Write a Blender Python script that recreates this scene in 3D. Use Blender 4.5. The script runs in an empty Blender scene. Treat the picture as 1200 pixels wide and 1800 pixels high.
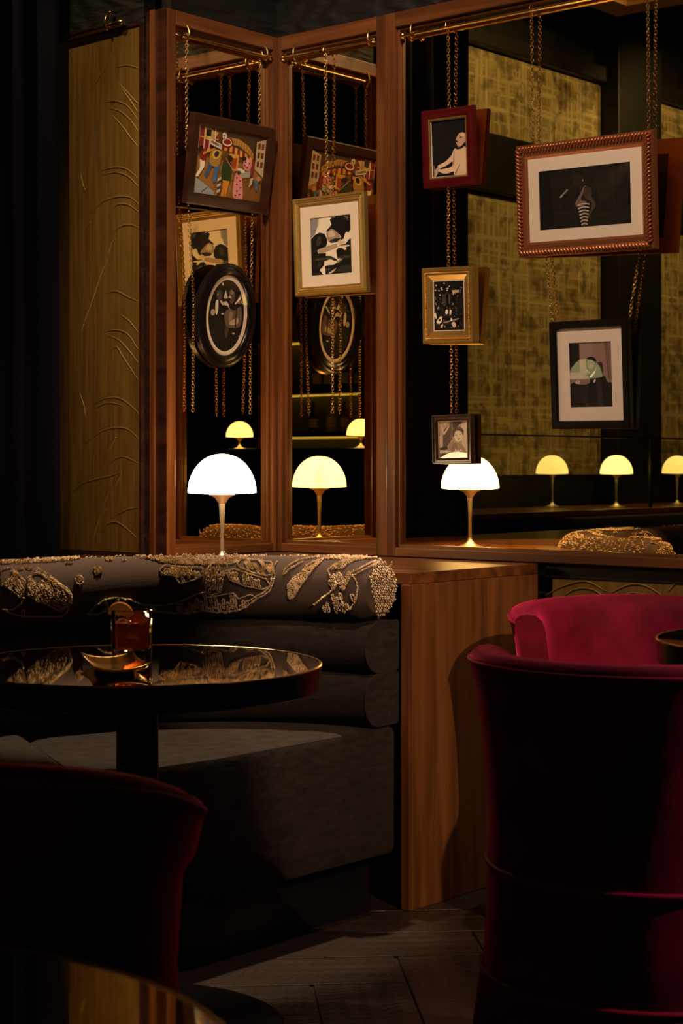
import bpy, bmesh, math, random
from mathutils import Vector, Matrix
from mathutils.bvhtree import BVHTree
random.seed(7)
PI = math.pi
SC = bpy.context.scene
COL = SC.collection

# ------------------------------------------------------------------ camera
CAM = Vector((3.654, -3.990, 1.096))
FW = Vector((-.648, .762, 0)).normalized()
RT = Vector((FW.y, -FW.x, 0))
FPX = 3110.0
cd = bpy.data.cameras.new('camera'); cam = bpy.data.objects.new('camera', cd); COL.objects.link(cam)
cam.location = CAM
cam.rotation_euler = (PI/2, 0, math.atan2(FW.y, FW.x)-PI/2)
cd.sensor_width = 36; cd.lens = FPX/1800*36; cd.shift_y = -85/1800
cd.clip_start = .05
cd.dof.use_dof = True; cd.dof.focus_distance = 4.75; cd.dof.aperture_fstop = 11
SC.camera = cam
# ------------------------------------------------------------------ world, exposure
w = bpy.data.worlds.new('world'); SC.world = w; w.use_nodes = True
w.node_tree.nodes['Background'].inputs[0].default_value = (.9, .55, .4, 1)
w.node_tree.nodes['Background'].inputs[1].default_value = .0012
vs = SC.view_settings
vs.view_transform = 'Standard'; vs.look = 'None'; vs.gamma = 1; vs.exposure = 0
vs.use_curve_mapping = False
# ------------------------------------------------------------------ ceiling spotlights (name, position, target, watts, cone deg, blend, radius, colour)
SPOTS = [
 ('picture',  (1.75, -2.30, 3.55), (.95, -.03, 1.80), 265, 52, .35, .03, (1, .70, .50)),
 ('corner',   (1.35, -1.75, 3.60), (.16, -.16, 1.90),  62, 30, .5, .03, (1, .74, .46)),
 ('chairs',   (1.60, -.34, 3.60), (1.76, -.80, .76), 110, 36, .5, .025, (1, .62, .50)),
 ('bolster',  (.62, -.42, 3.60),   (.55, -.90, .86),  560, 25, .5, .03, (1, .68, .42)),
 ('raking',   (4.30, -2.14, 2.40), (.97, -.50, .42),  340, 18, .45, .02, (1, .62, .38)),
 ('drink',    (1.75, -1.30, 3.60), (1.13, -1.70, .74), 170, 9, .5, .02, (1, .72, .42)),
 ('side',     (4.20, -.25, 2.00),  (2.15, -1.32, .42), 220, 20, .6, .03, (1, .60, .50)),
 ('cloth',    (-.60, -4.30, 3.75), (-2.2, -4.55, 2.3), 88, 95, .5, .05, (1, .80, .45)),
 ('cloth',    (-.60, -6.00, 3.75), (-2.2, -6.10, 2.3), 76, 95, .5, .05, (1, .80, .45)),
 ('wallpaper', (-.02, -1.55, 3.40), (-.20, -.48, 1.5),  50, 50, .6, .03, (1, .72, .36)),
]
SPOT_OBJ = []
for nm, p, t, wt, ang, bl, rad, c in SPOTS:
    ld = bpy.data.lights.new('spot_beam', 'SPOT'); ld.energy = wt; ld.spot_size = math.radians(ang)
    ld.spot_blend = bl; ld.shadow_soft_size = rad; ld.color = c
    lo = bpy.data.objects.new('spot_beam', ld); COL.objects.link(lo)
    lo.location = p; lo.rotation_euler = (Vector(t)-Vector(p)).to_track_quat('-Z', 'Y').to_euler()
    SPOT_OBJ.append((nm, Vector(p), Vector(t)))

# ================================================================== helpers
def ray(px, py): return FW + RT*((px-600)/FPX) + Vector((0, 0, (815-py)/FPX))
def hit(px, py, ax, val):
    r = ray(px, py); return CAM + r*((val-CAM[ax])/r[ax])
def lin(h):
    h = h.lstrip('#'); v = [int(h[i:i+2], 16)/255 for i in (0, 2, 4)]
    return tuple((c/12.92 if c <= .04045 else ((c+.055)/1.055)**2.4) for c in v)
MATS = {}
def mat(name, col=(.5, .5, .5), rough=.5, metal=0, sheen=0, sheen_tint=(1, 1, 1), spec=.5, emit=None, estr=0, trans=0, ior=1.45, coat=0):
    m = bpy.data.materials.new(name); m.use_nodes = True
    b = m.node_tree.nodes['Principled BSDF']
    b.inputs['Base Color'].default_value = (*col, 1); b.inputs['Roughness'].default_value = rough
    b.inputs['Metallic'].default_value = metal; b.inputs['Specular IOR Level'].default_value = spec
    b.inputs['Sheen Weight'].default_value = sheen; b.inputs['Sheen Tint'].default_value = (*sheen_tint, 1)
    b.inputs['Sheen Roughness'].default_value = .35
    b.inputs['Transmission Weight'].default_value = trans; b.inputs['IOR'].default_value = ior
    b.inputs['Coat Weight'].default_value = coat
    if emit: b.inputs['Emission Color'].default_value = (*emit, 1); b.inputs['Emission Strength'].default_value = estr
    MATS[name] = m
    return m
def nodes(m): return m.node_tree.nodes, m.node_tree.links, m.node_tree.nodes['Principled BSDF']
def tex(m, scale=(1, 1, 1), kind='NOISE', size=5, detail=4, ramp=None, bump=0, bdist=.01, to='Base Color', rot=(0, 0, 0), distort=0, rough=None):
    N, L, b = nodes(m)
    tc = N.new('ShaderNodeTexCoord'); mp = N.new('ShaderNodeMapping')
    mp.inputs['Scale'].default_value = scale; mp.inputs['Rotation'].default_value = rot
    L.new(tc.outputs['Object'], mp.inputs['Vector'])
    if kind == 'NOISE':
        t = N.new('ShaderNodeTexNoise'); t.inputs['Scale'].default_value = size; t.inputs['Detail'].default_value = detail; t.inputs['Distortion'].default_value = distort
        out = t.outputs['Fac']
    elif kind == 'VORONOI':
        t = N.new('ShaderNodeTexVoronoi'); t.inputs['Scale'].default_value = size; out = t.outputs['Distance']
    else:
        t = N.new('ShaderNodeTexWave'); t.inputs['Scale'].default_value = size; t.inputs['Distortion'].default_value = distort; t.inputs['Detail'].default_value = detail; out = t.outputs['Fac']
    L.new(mp.outputs['Vector'], t.inputs['Vector'])
    if ramp:
        r = N.new('ShaderNodeValToRGB'); e = r.color_ramp.elements
        while len(e) < len(ramp): e.new(.5)
        for k, (p, c) in enumerate(ramp): e[k].position = p; e[k].color = (*c, 1)
        L.new(out, r.inputs['Fac']); L.new(r.outputs['Color'], b.inputs[to])
    if bump:
        bp = N.new('ShaderNodeBump'); bp.inputs['Strength'].default_value = bump; bp.inputs['Distance'].default_value = bdist
        L.new(out, bp.inputs['Height'])
        if b.inputs['Normal'].is_linked: L.new(b.inputs['Normal'].links[0].from_socket, bp.inputs['Normal'])
        L.new(bp.outputs['Normal'], b.inputs['Normal'])
    if rough:
        mr = N.new('ShaderNodeMapRange'); mr.inputs['To Min'].default_value = rough[0]; mr.inputs['To Max'].default_value = rough[1]
        L.new(out, mr.inputs['Value']); L.new(mr.outputs['Result'], b.inputs['Roughness'])
    return out

# ------------------------------------------------------------------ materials
def wood(name, axis, dark, mid, light, rough=.38):
    m = mat(name, mid, rough, coat=.15)
    s = [26, 26, 26]; s[axis] = 1.6
    tex(m, tuple(s), size=1.0, detail=6, distort=.6, ramp=[(.28, dark), (.5, mid), (.72, light)], bump=.12, bdist=.002)
    return m
W1, W2, W3 = (.052, .016, .005), (.125, .041, .011), (.20, .072, .020)
wood('walnut_z', 2, W1, W2, W3); wood('walnut_x', 0, W1, W2, W3); wood('walnut_y', 1, W1, W2, W3)
wood('panel_walnut', 2, (.082, .029, .0075), (.15, .056, .0145), (.21, .084, .024), .42)
wood('oak_dark', 0, (.013, .0085, .0055), (.025, .017, .011), (.042, .029, .019), .42)
tex(MATS['oak_dark'], (30, 30, 30), kind='WAVE', size=.35, distort=14, detail=3, bump=.35, bdist=.003)
m = mat('bronze_mirror', (.74, .56, .27), .03, 1)
tex(m, (1, 1, 1), size=9, detail=8, ramp=[(.30, (.42, .30, .13)), (.42, (.74, .56, .27)), (1, (.78, .60, .31))])
tex(m, (1, 1, 1), size=4, detail=6, rough=(.0, .012))
m = mat('table_mirror', (.50, .38, .20), .025, 1)
tex(m, (1, 1, 1), size=6, detail=3, rough=(.015, .05))
m = mat('brass', (.78, .50, .18), .22, 1); tex(m, size=30, detail=3, rough=(.15, .32))
mat('brass_dark', (.50, .30, .10), .3, 1)
mat('brushed_metal', (.88, .78, .60), .38, 1)
mat('black_metal', (.006, .006, .007), .35)
mat('black_lacquer', (.006, .005, .006), .22, coat=.3)
m = mat('dark_plaster', (.004, .0033, .0035), .7); tex(m, (1, 1, 5), kind='WAVE', size=3, distort=9, detail=3, bump=.5, bdist=.01)
mat('ceiling_paint', (.022, .018, .016), .8)
mat('dark_timber', (.005, .004, .0035), .5)
mat('trim_timber', (.40, .21, .09), .5)
m = mat('velvet_red', (.15, .0015, .020), .75, sheen=1, sheen_tint=(.95, .045, .20), spec=.15)
tex(m, (1, 1, 1), size=14, detail=4, bump=.25, bdist=.006, ramp=[(.3, (.078, .0008, .011)), (.7, (.155, .0016, .022))])
mat('velvet_red_cord', (.19, .002, .027), .6, sheen=.8, sheen_tint=(.95, .06, .2), spec=.2)
m = mat('bench_velvet', (.022, .018, .016), .8, sheen=.12, sheen_tint=(.75, .62, .5), spec=.15)
tex(m, (3, 3, 10), size=9, detail=5, bump=.2, bdist=.005, ramp=[(.3, (.015, .0122, .0108)), (.7, (.029, .024, .0205))])
m = mat('roll_velvet', (.070, .050, .040), .85, sheen=.15, sheen_tint=(.7, .55, .45), spec=.1)
tex(m, (6, 6, 60), size=6, detail=4, bump=.2, bdist=.003)
m = mat('yarn', (.62, .46, .27), .8, spec=.1); tex(m, size=60, detail=2, ramp=[(.35, (.48, .35, .19)), (.65, (.78, .61, .40))])
m = mat('curtain_velvet', (.006, .006, .013), .9, sheen=.15, sheen_tint=(.35, .35, .6), spec=.1)
m = mat('palm_paper', (.22, .155, .035), .48, .25)
tex(m, (60, 60, 3.5), size=1.2, detail=5, bump=.35, bdist=.003, ramp=[(.3, (.13, .070, .013)), (.55, (.20, .110, .022)), (.8, (.27, .155, .034))])
tex(m, (1, 1, 1), size=5, detail=3, bump=.3, bdist=.01)
mat('palm_relief', (.24, .155, .034), .4, .3)
m = mat('gold_cloth', (.40, .30, .09), .6, .1)
N, L, b = nodes(m)
tc = N.new('ShaderNodeTexCoord')
def stretched(sc, size, dt):
    mp = N.new('ShaderNodeMapping'); mp.inputs['Scale'].default_value = sc; L.new(tc.outputs['Object'], mp.inputs['Vector'])
    n = N.new('ShaderNodeTexNoise'); n.inputs['Scale'].default_value = size; n.inputs['Detail'].default_value = dt; L.new(mp.outputs['Vector'], n.inputs['Vector']); return n.outputs['Fac']
a1 = stretched((1, 28, 1.2), 1.5, 4); a2 = stretched((1, 1.2, 28), 1.5, 4); a3 = stretched((1, 1, 1), 13, 8)
mx = N.new('ShaderNodeMath'); mx.operation = 'MAXIMUM'; L.new(a1, mx.inputs[0]); L.new(a2, mx.inputs[1])
r1 = N.new('ShaderNodeValToRGB'); e = r1.color_ramp.elements; e[0].position = .45; e[0].color = (.24, .185, .070, 1); e[1].position = .78; e[1].color = (.60, .50, .26, 1)
L.new(mx.outputs[0], r1.inputs['Fac'])
r2 = N.new('ShaderNodeValToRGB'); e = r2.color_ramp.elements; e[0].position = .36; e[0].color = (.45, .45, .42, 1); e[1].position = .5; e[1].color = (1, 1, 1, 1)
L.new(a3, r2.inputs['Fac'])
ml = N.new('ShaderNodeMixRGB'); ml.blend_type = 'MULTIPLY'; ml.inputs[0].default_value = 1
L.new(r1.outputs[0], ml.inputs[1]); L.new(r2.outputs[0], ml.inputs[2]); L.new(ml.outputs[0], b.inputs['Base Color'])
mat('opal_shade', (.9, .85, .75), .3, emit=(1, .70, .36), estr=20)
mat('opal_dim', (.9, .85, .7), .3, emit=(1, .86, .32), estr=1.6); mat('opal_mid', (.9, .85, .7), .3, emit=(1, .86, .36), estr=3.6); mat('opal_bar', (.9, .85, .75), .3, emit=(1, .80, .55), estr=6)
mat('gilt', (.52, .34, .10), .36, .75); tex(MATS['gilt'], size=40, detail=4, bump=.15, bdist=.002, rough=(.28, .5))
mat('gilt_bright', (.62, .38, .11), .32, .8)
mat('copper_gilt', (.38, .14, .06), .34, .7)
mat('oxblood_lacquer', (.075, .003, .006), .25, coat=.4)
mat('frame_back', (.30, .085, .025), .6)
wood('dark_frame_wood', 0, (.018, .006, .004), (.034, .011, .006), (.055, .019, .009), .3)
mat('ebony', (.006, .004, .004), .26, spec=.4)
mat('paper_white', (.80, .68, .56), .7)
mat('photo_black', (.008, .007, .009), .4)
pm = mat('print_ink', (1, 1, 1), .55)
N, L, b = nodes(pm); at = N.new('ShaderNodeAttribute'); at.attribute_name = 'Col'; L.new(at.outputs['Color'], b.inputs['Base Color'])
gm = bpy.data.materials.new('picture_glass'); gm.use_nodes = True; MATS['picture_glass'] = gm
N = gm.node_tree.nodes; L = gm.node_tree.links; N.clear()
o = N.new('ShaderNodeOutputMaterial'); mxs = N.new('ShaderNodeMixShader'); tr = N.new('ShaderNodeBsdfTransparent'); gl = N.new('ShaderNodeBsdfGlossy'); lw = N.new('ShaderNodeLayerWeight'); pw_ = N.new('ShaderNodeMath'); fr = N.new('ShaderNodeMath')
gl.inputs['Roughness'].default_value = .0; lw.inputs['Blend'].default_value = .5; pw_.operation = 'POWER'; pw_.inputs[1].default_value = 4.5; fr.operation = 'MULTIPLY_ADD'; fr.inputs[1].default_value = .9; fr.inputs[2].default_value = .065
L.new(lw.outputs['Facing'], pw_.inputs[0]); L.new(pw_.outputs[0], fr.inputs[0])
L.new(fr.outputs[0], mxs.inputs[0]); L.new(tr.outputs[0], mxs.inputs[1]); L.new(gl.outputs[0], mxs.inputs[2]); L.new(mxs.outputs[0], o.inputs[0])
mat('tumbler_glass', (1, .97, .93), .01, trans=1, ior=1.48)
mat('cocktail', (.86, .15, .025), .02, trans=.8, ior=1.34)
mat('ice', (1, .82, .6), .08, trans=1, ior=1.31)
m = mat('orange_peel', (.80, .30, .03), .5); tex(m, size=60, bump=.2, bdist=.001)
mat('orange_pith', (.85, .55, .2), .6)
mat('bar_green', (.20, .20, .06), .4); mat('bar_gold', (.40, .34, .12), .5)
mat('bottle_amber', (.25, .09, .02), .1, spec=.8); mat('bottle_green', (.03, .09, .03), .1, spec=.8); mat('bottle_clear', (.45, .42, .32), .1, spec=.8)
mat('label_cream', (.7, .6, .42), .6); mat('bottle_red', (.35, .02, .02), .3)
mat('shelf_light', (1, .8, .4), .5, emit=(.85, .8, .28), estr=1.1)

# ------------------------------------------------------------------ mesh tools
class MB:
    def __init__(s): s.v = []; s.f = []
    def add(s, vs, fs):
        o = len(s.v); s.v += [tuple(p) for p in vs]; s.f += [tuple(i+o for i in f) for f in fs]; return s
    def box(s, a, b):
        (x0, y0, z0), (x1, y1, z1) = a, b
        return s.add([(x0, y0, z0), (x1, y0, z0), (x1, y1, z0), (x0, y1, z0), (x0, y0, z1), (x1, y0, z1), (x1, y1, z1), (x0, y1, z1)],
                     [(0, 3, 2, 1), (4, 5, 6, 7), (0, 1, 5, 4), (1, 2, 6, 5), (2, 3, 7, 6), (3, 0, 4, 7)])
    def lathe(s, prof, n=32, c=(0, 0, 0), cap=True):
        vs = [(c[0]+r*math.cos(2*PI*k/n), c[1]+r*math.sin(2*PI*k/n), c[2]+z) for r, z in prof for k in range(n)]
        m = len(prof); fs = [(i*n+k, i*n+(k+1) % n, (i+1)*n+(k+1) % n, (i+1)*n+k) for i in range(m-1) for k in range(n)]
        if cap: fs += [tuple(reversed(range(n))), tuple((m-1)*n+k for k in range(n))]
        return s.add(vs, fs)
    def tube(s, pts, r, n=8, closed=False, cap=True):
        pts = [Vector(p) for p in pts]; m = len(pts); rs = r if isinstance(r, (list, tuple)) else [r]*m
        vs = []; up = None
        for i, p in enumerate(pts):
            d = (pts[(i+1) % m]-pts[i-1]) if closed else (pts[min(i+1, m-1)]-pts[max(i-1, 0)])
            d.normalize()
            if up is None:
                up = Vector((0, 0, 1)) if abs(d.z) < .9 else Vector((1, 0, 0))
            u = (up-d*up.dot(d)).normalized(); up = u; v = d.cross(u)
            vs += [p+(u*math.cos(2*PI*k/n)+v*math.sin(2*PI*k/n))*rs[i] for k in range(n)]
        fs = []
        for i in range(m if closed else m-1):
            j = (i+1) % m
            fs += [(i*n+k, i*n+(k+1) % n, j*n+(k+1) % n, j*n+k) for k in range(n)]
        if cap and not closed: fs += [tuple(reversed(range(n))), tuple((m-1)*n+k for k in range(n))]
        return s.add(vs, fs)
    def ball(s, c, r, n=8, m=6, sc=(1, 1, 1), M=None):
        vs = []; c = Vector(c)
        for i in range(m+1):
            t = PI*i/m
            for k in range(n):
                p = Vector((sc[0]*math.sin(t)*math.cos(2*PI*k/n), sc[1]*math.sin(t)*math.sin(2*PI*k/n), sc[2]*math.cos(t)))*r
                vs.append(c+(M@p if M else p))
        return s.add(vs, [(i*n+k, (i+1)*n+k, (i+1)*n+(k+1) % n, i*n+(k+1) % n) for i in range(m) for k in range(n)])
    def prism(s, poly, z0, z1):
        n = len(poly)
        return s.add([(x, y, z0) for x, y in poly]+[(x, y, z1) for x, y in poly],
                     [tuple(reversed(range(n))), tuple(range(n, 2*n))]+[(k, (k+1) % n, n+(k+1) % n, n+k) for k in range(n)])
    def ring(s, w, h, prof):        # mitred rectangular frame; prof = (inset, height) closed loop
        cs = [(-1, -1), (1, -1), (1, 1), (-1, 1)]; n = len(prof)
        vs = [(sx*(w/2-i), sy*(h/2-i), z) for sx, sy in cs for i, z in prof]
        return s.add(vs, [(c*n+k, ((c+1) % 4)*n+k, ((c+1) % 4)*n+(k+1) % n, c*n+(k+1) % n) for c in range(4) for k in range(n)])
    def ellring(s, a, b, prof, n=64):
        m = len(prof)
        vs = [((a-i)*math.cos(2*PI*k/n), (b-i)*math.sin(2*PI*k/n), z) for k in range(n) for i, z in prof]
        return s.add(vs, [(k*m+j, ((k+1) % n)*m+j, ((k+1) % n)*m+(j+1) % m, k*m+(j+1) % m) for k in range(n) for j in range(m)])
def wloc(p):
    v = Vector((0, 0, 0))
    while p: v = v+p.location; p = p.parent
    return v
def obj(name, mb, material, parent=None, smooth=None, bevel=0, local=False, **tags):
    me = bpy.data.meshes.new(name); me.from_pydata(mb.v, [], mb.f)
    if parent and not local:
        o_ = wloc(parent); me.transform(Matrix.Translation(-o_))
    bm = bmesh.new(); bm.from_mesh(me)
    bmesh.ops.recalc_face_normals(bm, faces=bm.faces)
    if bevel: bmesh.ops.bevel(bm, geom=[e for e in bm.edges if len(e.link_faces) == 2 and e.calc_face_angle(0) > .6], offset=bevel, segments=2, affect='EDGES', profile=.6)
    bm.to_mesh(me); bm.free()
    me.materials.append(MATS[material] if isinstance(material, str) else material)
    o = bpy.data.objects.new(name, me); COL.objects.link(o)
    if smooth is not None:
        me.shade_smooth() if smooth is True else me.set_sharp_from_angle(angle=math.radians(smooth))
        if smooth is not True:
            for p in me.polygons: p.use_smooth = True
            me.set_sharp_from_angle(angle=math.radians(smooth))
    if parent: o.parent = parent
    for k, v in tags.items(): o[k] = v
    return o
def thing(name, label, cat, loc=(0, 0, 0), rz=0, group=None, M=None):
    o = bpy.data.objects.new(name, None); COL.objects.link(o); o.empty_display_size = .05
    if M is not None: o.matrix_world = M
    else: o.location = loc; o.rotation_euler = (0, 0, rz)
    o['label'] = label; o['category'] = cat
    if group: o['group'] = group
    return o
def tag(o, label, cat, group=None):
    o['label'] = label; o['category'] = cat
    if group: o['group'] = group
    return o
def struct(name, mb, material, **k): return obj(name, mb, material, kind='structure', **k)
def smoothpts(pts, closed=True, n=5):
    P = [Vector(p).to_3d() if len(p) == 2 else Vector(p) for p in pts]; m = len(P); out = []
    for i in range(m if closed else m-1):
        p0, p1, p2, p3 = (P[(i-1) % m], P[i], P[(i+1) % m], P[(i+2) % m]) if closed else (P[max(i-1, 0)], P[i], P[i+1], P[min(i+2, m-1)])
        for k in range(n):
            t = k/n
            out.append(.5*((2*p1)+(p2-p0)*t+(2*p0-5*p1+4*p2-p3)*t*t+(3*p1-p0-3*p2+p3)*t**3))
    if not closed: out.append(P[-1])
    return out

# ================================================================== structure
fl = struct('floor', MB().box((-2.2, -7.2, -.06), (6.0, .06, -.006)), 'oak_dark')
# herringbone oak boards, 45 degrees to the walls
WD, LN, gap = .2, .8, .004
pm_ = MB().box((0, 0, -.02), (LN-gap, WD-gap, 0))
plank_me = None; cnt = 0
ca = math.cos(PI/4); c0 = Vector((1.9, -1.9))
for k in range(-22, 23):
    for j in range(-3, 4):
        for o_, rot in (((k*WD+j*2*LN, k*WD), 0), ((k*WD+LN+j*2*LN+WD, k*WD-LN+WD), PI/2)):
            cx, cy = (o_[0]+LN/2, o_[1]+WD/2) if rot == 0 else (o_[0]-WD/2, o_[1]+LN/2)
            X = c0.x+(cx-cy)*ca; Y = c0.y+(cx+cy)*ca
            if not (.1 < X < 3.7 and -3.9 < Y < -.15) or cnt >= 280: continue
            x0 = c0.x+(o_[0]-o_[1])*ca; y0 = c0.y+(o_[0]+o_[1])*ca
            if plank_me is None:
                po = obj('plank', pm_, 'oak_dark', bevel=.002); plank_me = po.data
            else:
                po = bpy.data.objects.new('plank', plank_me); COL.objects.link(po)
            po.location = (x0, y0, 0); po.rotation_euler = (0, 0, PI/4+rot); po.parent = fl; cnt += 1
struct('ceiling', MB().box((-2.2, -7.2, 4.0), (6.0, .06, 4.08)), 'ceiling_paint')
struct('wall_back', MB().box((-.03, .045, 0), (6.0, .12, 4.0)), 'dark_plaster')
struct('wall_corner', MB().box((-.058, -.455, 0), (-.03, .12, 4.0)), 'dark_plaster')
wa = struct('wall_alcove', MB().box((-2.2, -.495, 0), (-.06, -.42, 4.0)), 'dark_plaster')
struct('wall_right', MB().box((6.0, -7.2, 0), (6.08, .12, 4.0)), 'dark_plaster')
struct('wall_front', MB().box((-2.2, -7.28, 0), (6.0, -7.2, 4.0)), 'dark_plaster')
wl = struct('wall_left', MB().box((-2.28, -7.28, 0), (-2.2, -.42, 4.0)), 'dark_timber')
# gold cloth panels, columns and rails of the left wall (seen in the large mirror)
for y0, y1 in ((-5.33, -3.1), (-6.95, -5.87)):
    for z0, z1 in ((1.03, 2.61), (2.96, 3.42)):
        obj('cloth_panel', MB().box((-2.2, y0, z0), (-2.18, y1, z1)), 'gold_cloth', wl, label='gold woven cloth panel')
for y0, y1 in ((-5.86, -5.34), (-3.1, -2.7)):
    obj('column', MB().box((-2.2, y0, 0), (-2.06, y1, 3.7)), 'dark_timber', wl, bevel=.01)
for y0, y1 in ((-5.34, -3.1), (-6.95, -5.86)):
    obj('rail', MB().box((-2.2, y0, 2.62), (-2.14, y1, 2.955)), 'dark_timber', wl, bevel=.01)
    obj('rail', MB().box((-2.2, y0, 3.43), (-2.13, y1, 3.53)), 'dark_timber', wl, bevel=.01)
# ceiling coffer moulding
for k, (x0, x1, y0, y1, wd, z) in enumerate(((-1.80, 1.3, -4.9, -1.7, .17, 3.70), (-1.52, 1.05, -4.62, -1.95, .13, 3.78))):
    mb = MB()
    for a in ((x0, y0, x1, y0+wd), (x0, y1-wd, x1, y1), (x0, y0+wd, x0+wd, y1-wd), (x1-wd, y0+wd, x1, y1-wd)):
        mb.box((a[0], a[1], z), (a[2], a[3], 4.0))
    struct('trim_%d' % (k+1), mb, 'trim_timber')

# palm relief wallpaper panel on the alcove wall
WPY = -.497
obj('wallpaper', MB().box((-1.2, WPY-.004, .84), (-.070, WPY, 2.352)), 'palm_paper', wa, label='gold palm-embossed wallpaper')
def relief(mb, pts, r, ax, val, n=6, off=-1):
    P = smoothpts([hit(x, y, ax, val) for x, y in pts], False, 5)
    m = len(P); mb.tube(P, [r*(.35+.65*math.sin(PI*min(max(i/(m-1), .04), .96))) for i in range(m)], 5)
ARCS1 = [[(158, 160), (175, 135), (195, 100), (207, 80)], [(205, 118), (225, 115), (243, 120)], [(208, 145), (222, 160), (238, 178), (243, 182)], [(212, 152), (228, 175), (243, 198)],
 [(185, 180), (205, 178), (225, 187), (243, 212)], [(190, 190), (210, 195), (230, 212), (243, 232)], [(198, 203), (215, 222), (232, 245), (243, 258)], [(178, 300), (200, 294), (222, 297), (243, 314)],
 [(180, 308), (203, 303), (225, 310), (243, 328)], [(160, 376), (180, 355), (205, 346), (228, 347), (243, 358)], [(190, 380), (205, 360), (225, 360), (243, 372)], [(200, 408), (212, 398), (228, 395), (243, 400)],
 [(142, 305), (146, 325), (150, 335)], [(143, 412), (150, 398), (158, 390)], [(142, 585), (150, 560), (165, 520), (178, 480), (190, 455)], [(185, 515), (205, 512), (225, 522), (243, 530)], [(190, 450), (195, 430), (205, 420)],
 [(212, 553), (228, 565), (243, 585)], [(183, 583), (205, 580), (225, 588), (243, 615)], [(190, 590), (208, 597), (228, 618), (243, 638)], [(195, 618), (205, 610), (218, 630), (243, 668)],
 [(165, 710), (185, 700), (210, 700), (232, 715), (244, 728)], [(165, 718), (188, 708), (215, 712)], [(150, 780), (175, 760), (200, 752), (225, 755), (244, 772)], [(140, 690), (148, 715), (150, 735)],
 [(185, 800), (195, 785), (204, 768)], [(188, 822), (200, 808), (218, 803), (244, 815)], [(130, 865), (145, 850), (170, 842), (200, 835), (213, 828)], [(180, 895), (190, 870), (205, 850), (214, 832)],
 [(178, 935), (190, 920), (210, 920), (240, 945)], [(160, 960), (175, 910), (188, 895)], [(205, 905), (225, 895), (244, 892)]]
mb = MB()
for a in ARCS1: relief(mb, a, .0028, 1, WPY-.004)
obj('palm_relief', mb, 'palm_relief', wa, smooth=True, kind='stuff')
obj('wallpaper_trim', MB().box((-.60, -.506, .822), (-.0605, -.495, .838)).box((-.60, -.506, 2.3525), (-.0605, -.495, 2.362)).box((-.0695, -.506, .838), (-.0605, -.495, 2.352)), 'dark_frame_wood', wa)
# dado below the large mirror with the same wallpaper
wb = bpy.data.objects['wall_back']
obj('wallpaper', MB().box((1.0, .008, .05), (3.1, .045, .788)), 'palm_paper', wb, label='gold palm-embossed wallpaper')
mb = MB()
for a in ([(960, 1046), (990, 1030), (1030, 1022), (1065, 1040)], [(985, 1052), (1010, 1036), (1040, 1036), (1065, 1052)], [(1075, 1042), (1105, 1028), (1135, 1030), (1168, 1050)], [(1090, 1052), (1110, 1042), (1135, 1046)], [(1175, 1040), (1190, 1022), (1215, 1015), (1250, 1030)]):
    relief(mb, a, .003, 1, .007)
obj('palm_relief', mb, 'palm_relief', wb, smooth=True, kind='stuff')

# ================================================================== mirrors in walnut frames
ZB, ZT = .856, 2.348          # glass opening
def mirror_panel(label, a0, a1, side, la, ra):
    """side 'A' : plane x=0 facing +x, a = y ; side 'B' : plane y=0 facing -y, a = x. la / ra = stile widths"""
    def bx(a, b, d0, d1, z0, z1):
        return ((d0, a, z0), (d1, b, z1)) if side == 'A' else ((a, -d1, z0), (b, -d0, z1))
    mid = (a0+a1)/2
    t = thing('mirror_panel', label, 'mirror', (0, mid, .83) if side == 'A' else (mid, 0, .83))
    hz = 'walnut_y' if side == 'A' else 'walnut_x'
    obj('mirror_pane', MB().box(*bx(a0+la-.012, a1-ra+.012, -.006, 0, ZB-.012, ZT+.012)), 'bronze_mirror', t, label='bronze tinted mirror glass')
    for p, q in ((a0, a0+la), (a1-ra, a1)):
        obj('stile', MB().box(*bx(p, q, -.03, .026, .83, 2.39)), 'walnut_z', t, bevel=.003)
    obj('rail', MB().box(*bx(a0+la, a1-ra, -.03, .026, 2.348, 2.39)), hz, t, bevel=.003)
    obj('rail', MB().box(*bx(a0+la, a1-ra, -.03, .026, .83, .856)), hz, t, bevel=.003)
    w_ = .008
    for p, q in ((a0+la, a0+la+w_), (a1-ra-w_, a1-ra)):
        obj('bead', MB().box(*bx(p, q, 0, .012, ZB, ZT)), 'walnut_z', t, bevel=.002)
    obj('bead', MB().box(*bx(a0+la+w_, a1-ra-w_, 0, .012, ZT-w_, ZT)), hz, t)
    obj('bead', MB().box(*bx(a0+la+w_, a1-ra-w_, 0, .012, ZB, ZB+w_)), hz, t)
    return t
mirror_panel('tall narrow walnut framed mirror left of the inner corner, behind the street painting', -.488, -.0265, 'A', .036, .016)
mirror_panel('tall narrow walnut framed mirror right of the inner corner, behind the fluted gilt frame', .0265, .455, 'B', .016, .040)
mirror_panel('large wide walnut framed mirror behind the four-picture cluster on the right', .4552, 3.1, 'B', .028, .045)
st = struct('trim_3', MB().box((-.03, -.03, .83), (.0262, .03, 2.39)), 'walnut_z', bevel=.002)
struct('trim_4', MB().box((-.036, -.4965, .2), (-.0175, -.4896, 2.39)), 'walnut_z')
struct('trim_6', MB().box((-.058, -.4895, .2), (.0255, -.4882, 2.39)), 'dark_frame_wood')  # thin dark cover: shade on the walnut stile's unlit side, put into its colour
# cap of dark carved timber above the mirrors
struct('trim_5', MB().box((-.09, -.455, 2.392), (.01, .02, 2.50)).box((.01, -.01, 2.392), (3.1, .045, 2.50)), 'dark_plaster')
struct('rail_shade_strip', MB().box((.98, .004, .79), (3.1, .045, .829)), 'dark_timber')  # dark strip under the mirror rail, coloured to stand for the rail's shade

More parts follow.
